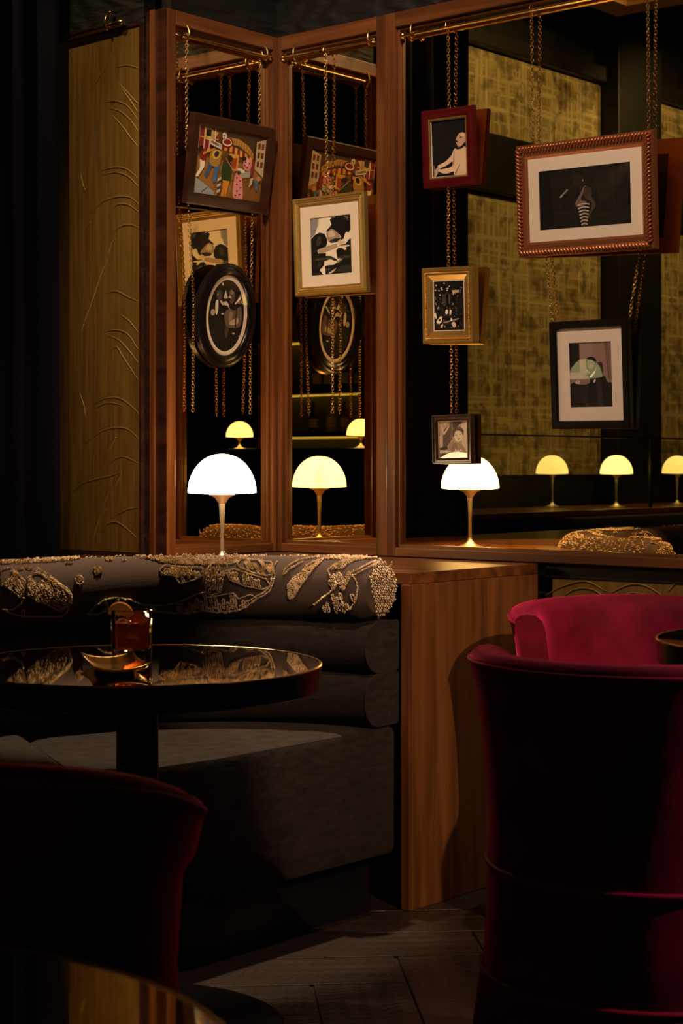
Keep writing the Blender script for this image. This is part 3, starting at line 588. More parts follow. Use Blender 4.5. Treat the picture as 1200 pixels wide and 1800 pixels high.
S = [('#0a090a', [(.5+.5*math.cos(2*PI*k/40), .5+.5*math.sin(2*PI*k/40)) for k in range(40)]), ('#171413', [(.10, .62), (.3, .55), (.5, .6), (.5, .85), (.2, .84)], 's'),
 ('#4a3c35', [(.22, .16), (.32, .13), (.38, .20), (.36, .29), (.28, .31), (.22, .26)], 's'), ('#15110f', [(.20, .17), (.26, .10), (.38, .12), (.42, .20), (.38, .24), (.34, .16)], 's'), ('#d9cdbd', (.365, .07, .03, .02, 30), 'e'), ('#a8927e', (.25, .22, .02, .012), 'e'),
 ('#5b4a40', [(.56, .16), (.64, .12), (.72, .16), (.72, .26), (.64, .33), (.56, .28)], 's'), ('#cdb9a4', (.58, .25, .035, .03), 'e'), ('#8f7a6a', (.63, .17, .05, .035), 'e'), ('#15110f', [(.58, .12), (.70, .10), (.78, .2), (.74, .3), (.71, .18)], 's'),
 ('#cfc2b0', [(.41, .25), (.45, .15), (.53, .26), (.46, .29)]), ('#cfc2b0', [(.34, .30), (.48, .29), (.56, .34), (.60, .42), (.52, .36), (.38, .36), (.30, .30)]), ('#1a1513', [(.36, .28), (.60, .25), (.60, .28), (.38, .32)]), ('#e5d9c8', [(.20, .32), (.26, .30), (.28, .44), (.24, .50), (.20, .44)], 's'), ('#b79f8a', (.14, .47, .06, .045), 'e'),
 ('#6a574b', [(.46, .46), (.60, .40), (.72, .42), (.88, .36), (.94, .48), (.92, .62), (.80, .66), (.56, .66), (.48, .58)], 's'), ('#8f7867', [(.60, .44), (.68, .46), (.66, .58), (.58, .56)], 's'), ('#b8a48e', [(.62, .58), (.82, .52), (.84, .60), (.64, .62)], 's'), ('#2c2420', [(.76, .40), (.80, .40), (.80, .7), (.77, .7)]),
 ('#d8ccbb', [(.72, .32), (.86, .22), (.88, .24), (.74, .34)]), ('#4a3d36', [(.5, .66), (.6, .66), (.56, .8), (.5, .78)], 's'), ('#c9baa6', (.74, .74, .04, .012), 'e'), ('#bfae9a', (.40, .48, .04, .012), 'e'), ('#a89682', (.90, .77, .025, .01), 'e')]
art(t, (ea-.047)*2, (eb-.047)*2, -.0120, S)
gb = MB(); gb.add([((ea-.034)*math.cos(2*PI*k/n), (eb-.034)*math.sin(2*PI*k/n), -.0045) for k in range(n)], [tuple(range(n))])
obj('glass', gb, 'picture_glass', t, local=True)

# ================================================================== chains
def chain(label, pts, hook=None, nrm=(0, -1, 0), group=None):
    P = [Vector(p) for p in pts]; mb = MB(); pitch = .0086
    segs = [(P[i], P[i+1]) for i in range(len(P)-1)]; tot = sum((b-a).length for a, b in segs)
    def at(s):
        for a, b in segs:
            l = (b-a).length
            if s <= l: return a+(b-a)*(s/l), (b-a).normalized()
            s -= l
        return P[-1], (segs[-1][1]-segs[-1][0]).normalized()
    n = int(tot/pitch)
    for k in range(n):
        c, d = at((k+.5)*tot/n)
        s = Vector(nrm).cross(d).normalized(); q = d.cross(s)
        e = (s*.8+q*.6) if k % 2 else (s*.6-q*.8); e.normalize()
        a, b = .0062, .0043
        ringp = [c+d*(a*math.cos(2*PI*j/8))+e*(b*math.sin(2*PI*j/8)) for j in range(8)]
        mb.tube(ringp, .0010, 4, closed=True)
    o_ = obj('picture_chain', mb, 'brass', smooth=True); o_.data.name = 'picture_chain'
    tag(o_, label, 'chain', group)
    if hook:
        h_ = Vector(hook); nn = Vector(nrm)
        pts = [h_+nn*.012-Vector((0, 0, .004)), h_+nn*.009+Vector((0, 0, .010)), h_+Vector((0, 0, .012)), h_-nn*.010+Vector((0, 0, .004)), h_-nn*.008-Vector((0, 0, .012)), P[0]+Vector((0, 0, .004))]
        obj('hook', MB().tube(smoothpts(pts, False, 3), .0022, 6), 'brass', o_, smooth=True)
    return o_
def onB(px, py, o_=.016): return hit(px, py, 1, -o_)
def onA(px, py, o_=.016): return hit(px, py, 0, o_)
def hangB(label, px, py1, o_=.014):
    top = hit(px, 62, 1, -RO); top.z = RZ-.014
    b = onB(px, py1, o_); b.x = top.x
    return chain(label, [top, b], hook=(top.x, -RO, RZ-.004))
hangB('upper chain from the long rod down to the oxblood red frame', 787, 196)
hangB('left-hand chain from the long rod down to the carved copper-gilt frame', 934, 262)
hangB('right-hand chain from the long rod down to the carved copper-gilt frame', 1138, 236)
hangB('chain from the short rod down to the top of the fluted gilt frame', 572, 352)
chain('short chain between the oxblood red frame and the beaded gilt frame', [onB(788, 318, .012), onB(788, 478, .014)])
chain('short chain between the beaded gilt frame and the small mahogany frame', [onB(793, 592, .012), onB(793, 736, .012)])
chain('left-hand chain between the carved copper-gilt frame and the black frame', [onB(958, 436, .014), onB(971, 572, .014)])
chain('right-hand chain between the carved copper-gilt frame and the black frame', [onB(1126, 428, .014), onB(1106, 560, .016), onB(1107, 590, .010)])
chain('loose chain tail hanging below the fluted gilt frame', [onB(585, 505, .018), onB(584, 726, .016)])
a = hit(328, 70, 0, RO); a.z = RZ-.014; b = Vector((.020, a.y, 1.99))
chain('left-hand chain from the short rod to the street painting', [a, b], hook=(RO, a.y, RZ), nrm=(1, 0, 0))
a = hit(456, 100, 0, RO); a.z = RZ-.014; b = Vector((.026, a.y-.006, 2.02))
chain('right-hand chain from the short rod to the street painting', [a, b], hook=(RO, a.y, RZ), nrm=(1, 0, 0))
chain('left-hand loose chain tail below the street painting', [onA(330, 345, .018), onA(340, 520, .018), onA(339, 723, .018)], nrm=(1, 0, 0))
chain('right-hand loose chain tail below the street painting', [onA(443, 362, .014), onA(441, 500, .010), onA(440, 585, .010), onA(440, 727, .016)], nrm=(1, 0, 0))

# ================================================================== corner banquette
CX, CY, R0 = 1.0, -1.27, .600
XE = .957
def path(s):
    """back line of the bench, s in metres from the right-hand end; returns point, outward normal (towards the wall)"""
    a0 = math.asin((CX-XE)/R0)
    arc = R0*(PI/2-a0)
    if s <= arc:
        th = PI/2+a0+s/R0
        return Vector((CX+R0*math.cos(th), CY+R0*math.sin(th), 0)), Vector((math.cos(th), math.sin(th), 0))
    return Vector((CX-R0, CY-(s-arc), 0)), Vector((-1, 0, 0))
SL = 2.05
def sweep(mb, prof, s0, s1, n, caps=True, round_end=0):
    m = len(prof); vs = []
    for i in range(n+1):
        s = s0+(s1-s0)*i/n; p, nn = path(s)
        k = 1.0
        if round_end:
            q = min(s-s0, s1-s)/round_end
            if q < 1: k = math.sqrt(max(0, 1-(1-q)**2))*.25+.75
        cz = sum(z for _, z in prof)/m; cr = sum(r for r, _ in prof)/m
        for r, z in prof:
            vs.append(p+nn*(cr+(r-cr)*k)+Vector((0, 0, cz+(z-cz)*k)))
    fs = [(i*m+j, (i+1)*m+j, (i+1)*m+(j+1) % m, i*m+(j+1) % m) for i in range(n) for j in range(m)]
    if caps: fs += [tuple(range(m)), tuple(reversed(range(n*m, (n+1)*m)))]
    return mb.add(vs, fs)
def rrect(r0, r1, z0, z1, rad, rear=None, n=5):
    pts = []; rear = rear or rad; rf = rad
    for cx_, cz_, a, rad in ((r1-rear, z1-rear, 0, rear), (r0+rf, z1-rf, 90, rf), (r0+rf, z0+rf, 180, rf), (r1-rear, z0+rear, 270, rear)):
        for k in range(n+1):
            t_ = math.radians(a+90*k/n); pts.append((cx_+rad*math.cos(t_), cz_+rad*math.sin(t_)))
    return pts
bq = thing('banquette', 'dark velvet corner banquette with yarn-embroidered bolster back and curved seat', 'banquette', (CX-.1, CY, 0))
rollprof = rrect(-.082, .082, .716, .868, .070, n=6)
roll_mb = sweep(MB(), rollprof, 0, SL, 70, round_end=.05)
roll = obj('bolster', roll_mb, 'roll_velvet', bq, smooth=50, label='dark bolster embroidered with beige yarn')
for z0, z1 in ((.590, .714), (.460, .590)):
    mb = sweep(MB(), rrect(-.062, .080, z0+.001, z1-.001, .058, rear=.012, n=6), .002, SL, 60)
    obj('back_cushion', mb, 'bench_velvet', bq, smooth=50)
    mb = MB(); pf = rrect(-.0622, .0802, z0+.001, z1-.001, .058, rear=.012, n=6); p, nn = path(.003)
    mb.tube([p+nn*r+Vector((0, 0, z)) for r, z in pf], .0014, 5, closed=True); obj('piping', mb, 'bench_velvet', bq, smooth=True)
def seat(poly, z0, z1, name):
    return obj(name, MB().prism(poly, z0, z1), 'bench_velvet', bq, bevel=.022, smooth=40)
arc_pts = [(CX+.66*math.cos(t_), CY+.66*math.sin(t_)) for t_ in [PI/2+.066+(PI/2-.066)*k/14 for k in range(15)]]
s1 = [(XE, CY+.66)]+arc_pts[1:]+[(.345, -1.295), (.83, -1.545), (.905, -1.50), (.935, -1.40), (XE, -1.23)]
seat(s1, .144, .458, 'seat_cushion')
seat([(.345, -1.31), (.82, -1.562), (.86, -1.62), (.86, -2.55), (.345, -2.55)], .144, .478, 'seat_cushion')
obj('plinth', MB().prism([(.90, -.64)]+[(CX+.60*math.cos(t_), CY+.60*math.sin(t_)) for t_ in [PI/2+.17+(PI/2-.17)*k/8 for k in range(9)]]+[(.40, -2.5), (.74, -2.5), (.74, -1.60), (.84, -1.42), (.90, -1.15)], .0, .15), 'black_lacquer', bq)
# --- yarn embroidery on the bolster
bv = BVHTree.FromPolygons([Vector(v) for v in roll_mb.v], [f for f in roll_mb.f])
yarn = MB(); rr = random.Random(11)
def tuft(p, n, d, ln, r):
    d = (d-n*d.dot(n)).normalized(); s = n.cross(d)
    a, b = p-d*ln/2+n*.001, p+d*ln/2+n*.001; c = p+n*(r*2.0)
    vs = [a, b]+[c+s*r, c+n*r*.9, c-s*r, c-n*r*1.4]
    yarn.add(vs, [(0, 2, 3), (0, 3, 4), (0, 4, 5), (0, 5, 2), (1, 3, 2), (1, 4, 3), (1, 5, 4), (1, 2, 5)])
def onroll(px, py):
    r = ray(px, py); return bv.ray_cast(CAM, r.normalized())[:2]
def stitch(pts, closed=False, step=2.6, jit=.5, smooth=True):
    P = smoothpts(pts, closed, 6) if (smooth and len(pts) > 2) else [Vector((*p, 0)) for p in pts]
    L_ = sum((P[i+1]-P[i]).length for i in range(len(P)-1)); n = max(2, int(L_/step)); acc = 0; i = 0
    last = None
    for k in range(n+1):
        s = L_*k/n
        while i < len(P)-2 and acc+(P[i+1]-P[i]).length < s: acc += (P[i+1]-P[i]).length; i += 1
        d = P[i+1]-P[i]; l = max(d.length, 1e-6); q = P[i]+d*min(1, (s-acc)/l)
        q = (q.x+rr.uniform(-jit, jit), q.y+rr.uniform(-jit, jit))
        h_ = onroll(*q)
        if h_[0] is None: last = None; continue
        p, nn = h_
        if last is not None and (p-last).length < .05:
            dd = p-last; s_ = nn.cross(dd.normalized())
            tuft((p+last)/2, nn, dd.normalized()+s_*rr.uniform(-.7, .7), dd.length*1.5, rr.uniform(.0022, .0031))
        last = p
def inside(poly, x, y):
    c = False; j = len(poly)-1
    for i in range(len(poly)):
        (xi, yi), (xj, yj) = poly[i], poly[j]
        if (yi > y) != (yj > y) and x < (xj-xi)*(y-yi)/(yj-yi)+xi: c = not c
        j = i
    return c
def motif(poly, ang, sp=7.5, amp=2.4, wl=9, outline=True, gapp=.12):
    if outline: stitch(poly+[poly[0]], smooth=False)
    a = math.radians(ang); ux, uy = math.cos(a), math.sin(a); cx = sum(p[0] for p in poly)/len(poly); cy = sum(p[1] for p in poly)/len(poly)
    for k in range(-24, 25):
        t_ = -150+rr.uniform(0, 12)
        while t_ < 150:
            ln = rr.uniform(9, 20); hw = sp*.26
            def pt_(a_, o_): return (cx+ux*a_-uy*(k*sp+o_), cy+uy*a_+ux*(k*sp+o_))
            if inside(poly, *pt_(t_, 0)) and inside(poly, *pt_(t_+ln*.5, 0)):
                while ln > 6 and not inside(poly, *pt_(t_+ln, 0)): ln -= 2
                bend = rr.uniform(-1.5, 1.5)
                stitch([pt_(t_, -hw), pt_(t_+ln/2, -hw+bend), pt_(t_+ln, -hw), pt_(t_+ln+1.5, 0), pt_(t_+ln, hw), pt_(t_+ln/2, hw+bend), pt_(t_, hw), pt_(t_-1.5, 0), pt_(t_, -hw)], step=2.5, jit=.35)
            t_ += ln+4.5
motif([(0, 1004), (18, 999), (30, 1010), (42, 1024), (40, 1038), (32, 1050), (14, 1034), (0, 1028)], 62)
motif([(48, 1018), (60, 1009), (78, 1012), (98, 1025), (120, 1043), (119, 1062), (106, 1074), (80, 1062), (62, 1056), (46, 1045)], 62)
stitch([(62, 998), (80, 1010), (100, 1024), (122, 1042), (120, 1064), (108, 1080), (70, 1082), (28, 1080), (4, 1070)]); stitch([(60, 1002), (78, 1016), (98, 1032)]); stitch([(2, 1070), (20, 1070), (35, 1060), (40, 1050)])
motif([(30, 1070), (60, 1074), (90, 1072), (92, 1081), (40, 1082)], 80, outline=False)
for k in range(3): stitch([(0, 986+k*3.0), (40, 985+k*2.6), (90, 984+k*2), (140, 981.5+k*1.0)], jit=.9)
stitch([(25, 1000), (32, 1003), (40, 1001)]); stitch([(44, 998), (50, 1002), (56, 1000)])
for c in ((138, 1020, 7, 8), (171, 1003.5, 7.5, 5.5), (192, 984.5, 6, 2.5)):
    stitch([(c[0]+c[2]*math.cos(t_), c[1]+c[3]*math.sin(t_)) for t_ in [2*PI*k/12 for k in range(13)]]); stitch([(c[0]+c[2]*.4*math.cos(t_), c[1]+c[3]*.4*math.sin(t_)) for t_ in [2*PI*k/8 for k in range(9)]])
stitch([(114, 992), (128, 991)], smooth=False); stitch([(213, 987), (222, 986)], smooth=False)
for k in range(5): stitch([(238+k*9, 979.5+k*1.6), (290, 981+k*2.2), (340, 982+k*2.7), (400, 981+k*2.8), (440-k*6, 979+k*2.2)], jit=1.0)
motif([(280, 1003), (290, 994), (320, 998), (356, 998), (356, 1012), (340, 1020), (316, 1026), (306, 1013), (286, 1011)], 72, sp=6)
motif([(152, 1079), (166, 1064), (182, 1054), (200, 1050), (226, 1053), (252, 1062), (290, 1063), (322, 1054), (345, 1044), (360, 1040), (366, 1070), (330, 1076), (280, 1074), (236, 1070), (200, 1064), (176, 1076)], 85, sp=7)
motif([(362, 1003), (372, 992), (392, 988), (400, 995), (392, 1018), (388, 1040), (370, 1046), (361, 1040)], 100, sp=7)
motif([(396, 1005), (412, 1001), (440, 1010), (468, 1018), (476, 1030), (460, 1036), (430, 1030), (404, 1020)], 78, sp=6)
motif([(416, 992), (424, 984), (450, 985), (478, 990), (482, 1008), (470, 1013), (446, 1008), (424, 1000)], 60, sp=6)
motif([(361, 1050), (385, 1046), (410, 1042), (420, 1052), (440, 1044), (452, 1050), (440, 1060), (416, 1072), (380, 1074), (362, 1072)], 85, sp=7)
stitch([(488, 988), (480, 1000), (483, 1012), (478, 1030), (472, 1040), (450, 1053), (425, 1068), (392, 1075)]); stitch([(480, 1000), (478, 1014), (472, 1034), (446, 1050), (420, 1064)])
stitch([(497, 1012), (502, 1000), (514, 991), (530, 985), (560, 980)]); stitch([(500, 1011), (510, 1000), (524, 993), (534, 988)]); stitch([(505, 1004), (518, 997)], smooth=False)
motif([(506, 1030), (514, 1018), (530, 1008), (538, 996), (552, 988), (570, 983), (556, 996), (546, 1006), (538, 1018), (528, 1030), (516, 1050), (508, 1052)], 128, sp=4.5, amp=1.5)
for k in range(3): stitch([(556+k*8, 981+k*1.2), (600, 979.5+k*1.8), (650, 978.5+k*1.8), (688, 979+k*2)], jit=.9)
for k in range(5): stitch([(576+k*6, 1004-k*.5), (588+k*7, 994-k*1.2), (606+k*8, 986-k*.6), (628+k*6, 981+k*.4)], jit=.7)
motif([(578, 1006), (600, 1003), (618, 1008), (624, 1018), (617, 1034), (606, 1040), (592, 1030), (582, 1040), (580, 1022)], 118, sp=5, amp=1.6, outline=False)
stitch([(576, 1004), (582, 1014), (579, 1026), (585, 1036), (570, 1048), (552, 1062)]); stitch([(614, 1006), (624, 1020), (628, 1036), (622, 1060), (612, 1072)]); stitch([(620, 1012), (640, 1002), (660, 992), (672, 986)]); stitch([(616, 1008), (640, 996), (660, 987)])
motif([(556, 1066), (580, 1046), (600, 1042), (624, 1040), (621, 1062), (606, 1074), (580, 1076)], 75, sp=6.5, outline=False)
end = [(655, 992), (668, 985), (690, 981), (703, 992), (714, 1008), (714, 1086), (690, 1087), (664, 1086), (650, 1074), (642, 1050), (646, 1018)]
for k in range(26):
    for j in range(30):
        x = 640+j*3.9+(k % 2)*1.9+rr.uniform(-.8, .8)+(k*.9); y = 980+k*4.3+rr.uniform(-1, 1)
        if inside(end, x, y):
            h_ = onroll(x, y)
            if h_[0] is not None: tuft(h_[0], h_[1], Vector((.25+rr.uniform(-.3, .3), -.1, -1)), .0095, .0028)
for k in range(260):        # fringe along the back and end of the bolster
    s = rr.uniform(.0, .34); t_ = rr.uniform(.2, 1.9); p, nn = path(s+.012)
    tuft(p+nn*(.03+.052*math.sin(t_))+Vector((0, 0, .800+.066*math.cos(t_))), (nn*math.sin(t_)+Vector((0, 0, math.cos(t_)))).normalized(), Vector((rr.uniform(-1, 1), rr.uniform(-1, 1), -.5)), .010, .0022)
for k in range(900):
    s0 = rr.choice((.45, .62, .8, .98, 1.4, 1.7)); s = s0+rr.gauss(0, .05); t_ = rr.uniform(.1, 1.8); p, nn = path(min(max(s, .02), SL-.05))
    tuft(p+nn*(.014+.068*math.sin(t_))+Vector((0, 0, .800+.067*math.cos(t_))), (nn*math.sin(t_)+Vector((0, 0, math.cos(t_)))).normalized(), Vector((nn.y+rr.uniform(-.3, .3), -nn.x, rr.uniform(-.4, .4))), .011, .0022)
obj('yarn_embroidery', yarn, 'yarn', bq, label='beige looped yarn embroidery', kind='stuff')

# ------------------------------------------------------------------ walnut ledge behind the bench
lg = thing('ledge_cabinet', 'walnut ledge box with flat top filling the corner behind the banquette', 'ledge', (.5, -.3, 0))
arc2 = [(CX+.690*math.cos(t_), CY+.690*math.sin(t_)) for t_ in [PI/2+.034+(PI/2-.034)*k/16 for k in range(17)]]
obj('top', MB().prism([(.977, -.027), (.977, CY+.690)]+arc2[1:]+[(.310, -2.5), (-.30, -2.5), (-.30, -.51), (.027, -.51), (.027, -.027)], .800, .828), 'walnut_x', lg, bevel=.002)
obj('side_panel', MB().box((.952, -.575, 0), (.977, -.027, .7995)), 'panel_walnut', lg, bevel=.002)
obj('edge_strip', MB().box((.950, -.5865, 0), (.9775, -.5755, .7995)), 'walnut_z', lg, bevel=.003)

# ================================================================== table lamps
def lamp(label, x, y, z, sc=1.0, stem=.19, group=None, glow='opal_shade'):
    t = thing('table_lamp', label, 'lamp', (x, y, z), group=group)
    R = .0925*sc; H = .104*sc; zs = stem
    dome = [(R*math.cos(a)**.92 if a < PI/2 else .0005, zs+H*math.sin(a)**1.04) for a in [k*PI/2/14 for k in range(15)]]
    prof = [(R*.40, zs-.004*sc), (R*.80, zs-.003*sc), (R*.965, zs-.001*sc)]+dome
    obj('shade', MB().lathe([(r, zz) for r, zz in prof], 40), glow, t, smooth=60, local=True, label='glowing opal glass shade')
    obj('shade_holder', MB().lathe([(R*.38, zs-.005*sc), (R*.36, zs-.008*sc), (R*.22, zs-.013*sc), (.0085*sc, zs-.030*sc)], 24), 'brushed_metal', t, smooth=50, local=True)
    obj('stem', MB().lathe([(.0085*sc, zs-.031*sc), (.0062*sc, zs*.6), (.0052*sc, zs*.35), (.0062*sc, .034*sc)], 16), 'brushed_metal', t, smooth=50, local=True)
    obj('base', MB().lathe([(.046*sc, 0), (.046*sc, .003*sc), (.034*sc, .0065*sc), (.018*sc, .014*sc), (.009*sc, .024*sc), (.0062*sc, .033*sc)], 32), 'brushed_metal', t, smooth=50, local=True)
    return t
lamp('glowing dome-shaded table lamp standing on the ledge behind the embroidered bolster', .318, -.564, .828)

# ================================================================== round mirror-topped tables
def table(label, x, y, r=.357, h=.71):
    t = thing('cocktail_table', label, 'table', (x, y, 0))
    obj('top', MB().lathe([(r-.006, h-.006), (r-.006, h)], 96), 'table_mirror', t, local=True, label='bronze mirror top', smooth=30)
    obj('rim', MB().lathe([(r-.0055, h-.003), (r-.0055, h+.0008), (r-.002, h+.0012), (r, h-.0005), (r, h-.0028), (r-.0055, h-.003)], 96, cap=False), 'brass', t, local=True, smooth=40, label='thin brass rim')
    obj('apron', MB().lathe([(.05, h-.05), (r-.012, h-.05), (r-.002, h-.046), (r-.001, h-.0032), (r-.02, h-.0065)], 96), 'black_lacquer', t, local=True, smooth=40)
    obj('column', MB().lathe([(.041, .018), (.041, h-.05)], 32), 'black_lacquer', t, local=True, smooth=30)
    obj('base', MB().lathe([(.285, 0), (.285, .010), (.275, .014), (.06, .018)], 64), 'black_lacquer', t, local=True, smooth=30)
    return t
table('round mirror-topped cocktail table carrying the drink, in front of the banquette', 1.141, -1.643)
table('round mirror-topped table cropped by the bottom left corner, nearest the camera', 2.640, -3.430)
table('round mirror-topped table at the right edge, between two red velvet chairs', 2.090, -.634, r=.345, h=.74)

# ================================================================== tub chairs
def chair(label, x, y, rz, drop=.03, flat=90, fall=.055, arm=128, H=.772, R=.300, group='red velvet tub chairs'):
    t = thing('tub_chair', label, 'chair', (x, y, 0), rz, group)
    A = math.radians(arm); n = 56; vs = []; fs = []
    for i in range(n+1):
        ph = -A+2*A*i/n; q = abs(ph)/(PI/2)
        f_ = max(0, math.degrees(abs(ph))-flat)/(arm-flat); top = H-drop*min(q, 1)**2.2-fall*(f_*f_*(3-2*f_))
        d = Vector((math.sin(ph), -math.cos(ph), 0))
        sec = [(R-.030, .400), (R-.034, .46), (R-.026, .58), (R-.012, top-.075), (R-.002, top-.035), (R+.001, top-.018), (R-.002, top-.008), (R-.012, top-.001), (R-.030, top+.002), (R-.050, top-.002), (R-.066, top-.014), (R-.074, top-.035), (R-.082, top-.10), (R-.090, .46), (R-.090, .400)]
        vs += [d*r_+Vector((0, 0, z)) for r_, z in sec]
        m = len(sec)
    fs = [(i*m+j, (i+1)*m+j, (i+1)*m+(j+1) % m, i*m+(j+1) % m) for i in range(n) for j in range(m)]
    fs += [tuple(range(m)), tuple(reversed(range(n*m, (n+1)*m)))]
    sh = obj('backrest', MB().add(vs, fs), 'velvet_red', t, local=True, smooth=70)
    mb = MB(); mb.tube([Vector(vs[i*m+5])+Vector((0, 0, 0)) for i in range(n+1)], .0042, 6); obj('piping', mb, 'velvet_red_cord', t, local=True, smooth=True)
    obj('seat_cushion', MB().lathe([(R-.095, .395), (R-.091, .41), (R-.090, .455), (R-.098, .475), (R-.13, .484), (.02, .487)], 48), 'velvet_red', t, local=True, smooth=60)
    obj('skirt', MB().lathe([(R-.026, .205), (R-.024, .23), (R-.028, .30), (R-.031, .399), (.05, .401)], 56), 'velvet_red', t, local=True, smooth=50)
    for z, r_ in ((.402, R-.029), (.216, R-.020)):
        obj('piping', MB().tube([(r_*math.cos(2*PI*k/64), r_*math.sin(2*PI*k/64), z) for k in range(64)], .0055, 6, closed=True), 'velvet_red_cord', t, local=True, smooth=True)
    mb = MB(); nf = 300
    for k in range(nf):
        a = 2*PI*k/nf; j = rr.uniform(-.003, .003); c, s = math.cos(a), math.sin(a)
        mb.tube([((R-.020)*c, (R-.020)*s, .208), ((R-.010+j)*c, (R-.010+j)*s, .12), ((R-.004+j)*c, (R-.004+j)*s, .012)], [.0026, .0032, .003], 4)
    obj('fringe', mb, 'velvet_red_cord', t, local=True, kind='stuff', label='long red bullion fringe')
    obj('base', MB().lathe([(R-.06, 0), (R-.06, .21)], 32), 'black_metal', t, local=True)
    return t
chair('red velvet tub chair with its back to the camera, at the right edge', 2.046, -1.288, math.radians(-4), drop=0, flat=58, fall=.20)
chair('red velvet tub chair against the gold wallpaper, open side facing the camera', 1.475, -.350, math.radians(-150), drop=.012, arm=112, fall=.012, H=.766)
chair('red velvet tub chair cropped by the left edge, back to the camera', 1.848, -2.598, math.radians(36), drop=.085, H=.765)

# ================================================================== on the main table
TZ = .7105
g0 = hit(231, 1160, 2, TZ)
gl = thing('cocktail_glass', 'cut tumbler of amber-red cocktail with orange slice, on the mirror-topped table', 'drink', (g0.x, g0.y, TZ))
gr, gh, nf = .0405, .098, 96
def flute(r, z, amp): return [(r*(1-amp*(abs(math.sin(10*PI*k/nf*2/2*1.0))**2))*math.cos(2*PI*k/nf), r*(1-amp*(abs(math.sin(10*PI*k/nf))**2))*math.sin(2*PI*k/nf), z) for k in range(nf)]
rows = [flute(gr*.93, .0, 0), flute(gr*.97, .003, .02), flute(gr*.98, .017, .05), flute(gr, .022, .045), flute(gr, .075, .045), flute(gr, .082, .0), flute(gr, gh, 0), flute(gr-.003, gh+.001, 0), flute(gr-.0045, gh-.002, 0), flute(gr-.0045, .024, 0), flute(gr*.5, .020, 0)]
mb = MB(); mb.add([p for r_ in rows for p in r_], [(i*nf+k, i*nf+(k+1) % nf, (i+1)*nf+(k+1) % nf, (i+1)*nf+k) for i in range(len(rows)-1) for k in range(nf)]+[tuple(reversed(range(nf))), tuple((len(rows)-1)*nf+k for k in range(nf))])
obj('tumbler', mb, 'tumbler_glass', gl, local=True, smooth=35)
obj('liquid', MB().lathe([(gr*.45, .0206), (gr-.0049, .0246), (gr-.0049, .074), (.001, .074)], 40), 'cocktail', gl, local=True, smooth=35)
o_ = obj('ice_cube', MB().box((-.017, -.017, -.02), (.017, .017, .02)), 'ice', gl, local=True, bevel=.005, smooth=50); o_.location = (.010, .006, .064); o_.rotation_euler = (.3, .35, .5)
mb = MB(); seg = 20
vs = [(.021*math.cos(PI*1.15*k/seg-.2), 0, .021*math.sin(PI*1.15*k/seg-.2)) for k in range(seg+1)]
mb.add([(x, -.004, z) for x, y, z in vs]+[(x, .004, z) for x, y, z in vs], [tuple(range(seg+1)), tuple(reversed(range(seg+1, 2*seg+2)))]+[(k, k+1, seg+2+k, seg+1+k) for k in range(seg)]+[(seg, 0, seg+1, 2*seg+1)])
o_ = obj('orange_slice', mb, 'orange_pith', gl, local=True, label='orange slice on the rim')
o_.location = (-.016, -.014, .090); o_.rotation_euler = (.25, .28, math.radians(40))
pl = MB().tube([(x*1.03, 0, z*1.03) for x, y, z in vs], .0038, 6); o2 = obj('peel', pl, 'orange_peel', o_, local=True, smooth=True)
# brass dish
cs = [hit(*p, 2, TZ) for p in ((146, 1167), (230, 1164), (262, 1184), (170, 1192))]
c = sum(cs, Vector())/4
dt = thing('brass_dish', 'small folded brass dish lying beside the cocktail glass', 'dish', (c.x, c.y, TZ))
n = 14; top_, bot_ = [], []
for i in range(n+1):
    for j in range(n+1):
        u, v = i/n, j/n
        p = (cs[0]*(1-u)+cs[1]*u)*(1-v)+(cs[3]*(1-u)+cs[2]*u)*v-c
        e = max(abs(2*u-1), abs(2*v-1)); cor = abs(2*u-1)*abs(2*v-1)
        z = .004+.011*e**4+.006*cor**3-.004*math.cos(PI*(u-.5))*e**6
        top_.append((p.x*(1+.06*cor), p.y*(1+.06*cor), z)); bot_.append((p.x*(1+.06*cor), p.y*(1+.06*cor), max(z-.0035, .0)))
m_ = n+1; N2 = m_*m_
fs = [(i*m_+j, (i+1)*m_+j, (i+1)*m_+j+1, i*m_+j+1) for i in range(n) for j in range(n)]
fs2 = [tuple(N2+k for k in reversed(f)) for f in fs]
bd = [i*m_ for i in range(n)]+[n*m_+j for j in range(n)]+[i*m_+n for i in range(n, 0, -1)]+[j for j in range(n, 0, -1)]
fs3 = [(bd[k], bd[(k+1) % len(bd)], N2+bd[(k+1) % len(bd)], N2+bd[k]) for k in range(len(bd))]
obj('bowl', MB().add(top_+bot_, fs+fs2+fs3), 'brass', dt, local=True, smooth=50)
rp = [Vector((top_[k][0], top_[k][1], top_[k][2])) for k in bd]
obj('folded_edge', MB().tube(rp, .0014, 5, closed=True), 'brass', dt, local=True, smooth=True)

# ================================================================== curtain
mb = MB(); ny = 110; cv = []
for i in range(ny+1):
    y = -.53-1.02*i/ny
    x = -.392+.030*math.sin(2*PI*(y+.02)/.115)+.014*math.sin(2*PI*y/.27+1)
    for z, k in ((.01, 1.25), (1.2, 1.1), (2.4, .95), (3.3, .8)): cv.append((-.392+(x+.392)*k, y, z))
mb.add(cv+[(x-.006, y, z) for x, y, z in cv], [])
Nn = len(cv)
fs = [(i*4+j, (i+1)*4+j, (i+1)*4+j+1, i*4+j+1) for i in range(ny) for j in range(3)]
mb.f += fs+[tuple(Nn+k for k in reversed(f)) for f in fs]
bd = [i*4 for i in range(ny)]+[ny*4+j for j in range(3)]+[i*4+3 for i in range(ny, 0, -1)]+[j for j in range(3, 0, -1)]
mb.f += [(bd[k], bd[(k+1) % len(bd)], Nn+bd[(k+1) % len(bd)], Nn+bd[k]) for k in range(len(bd))]
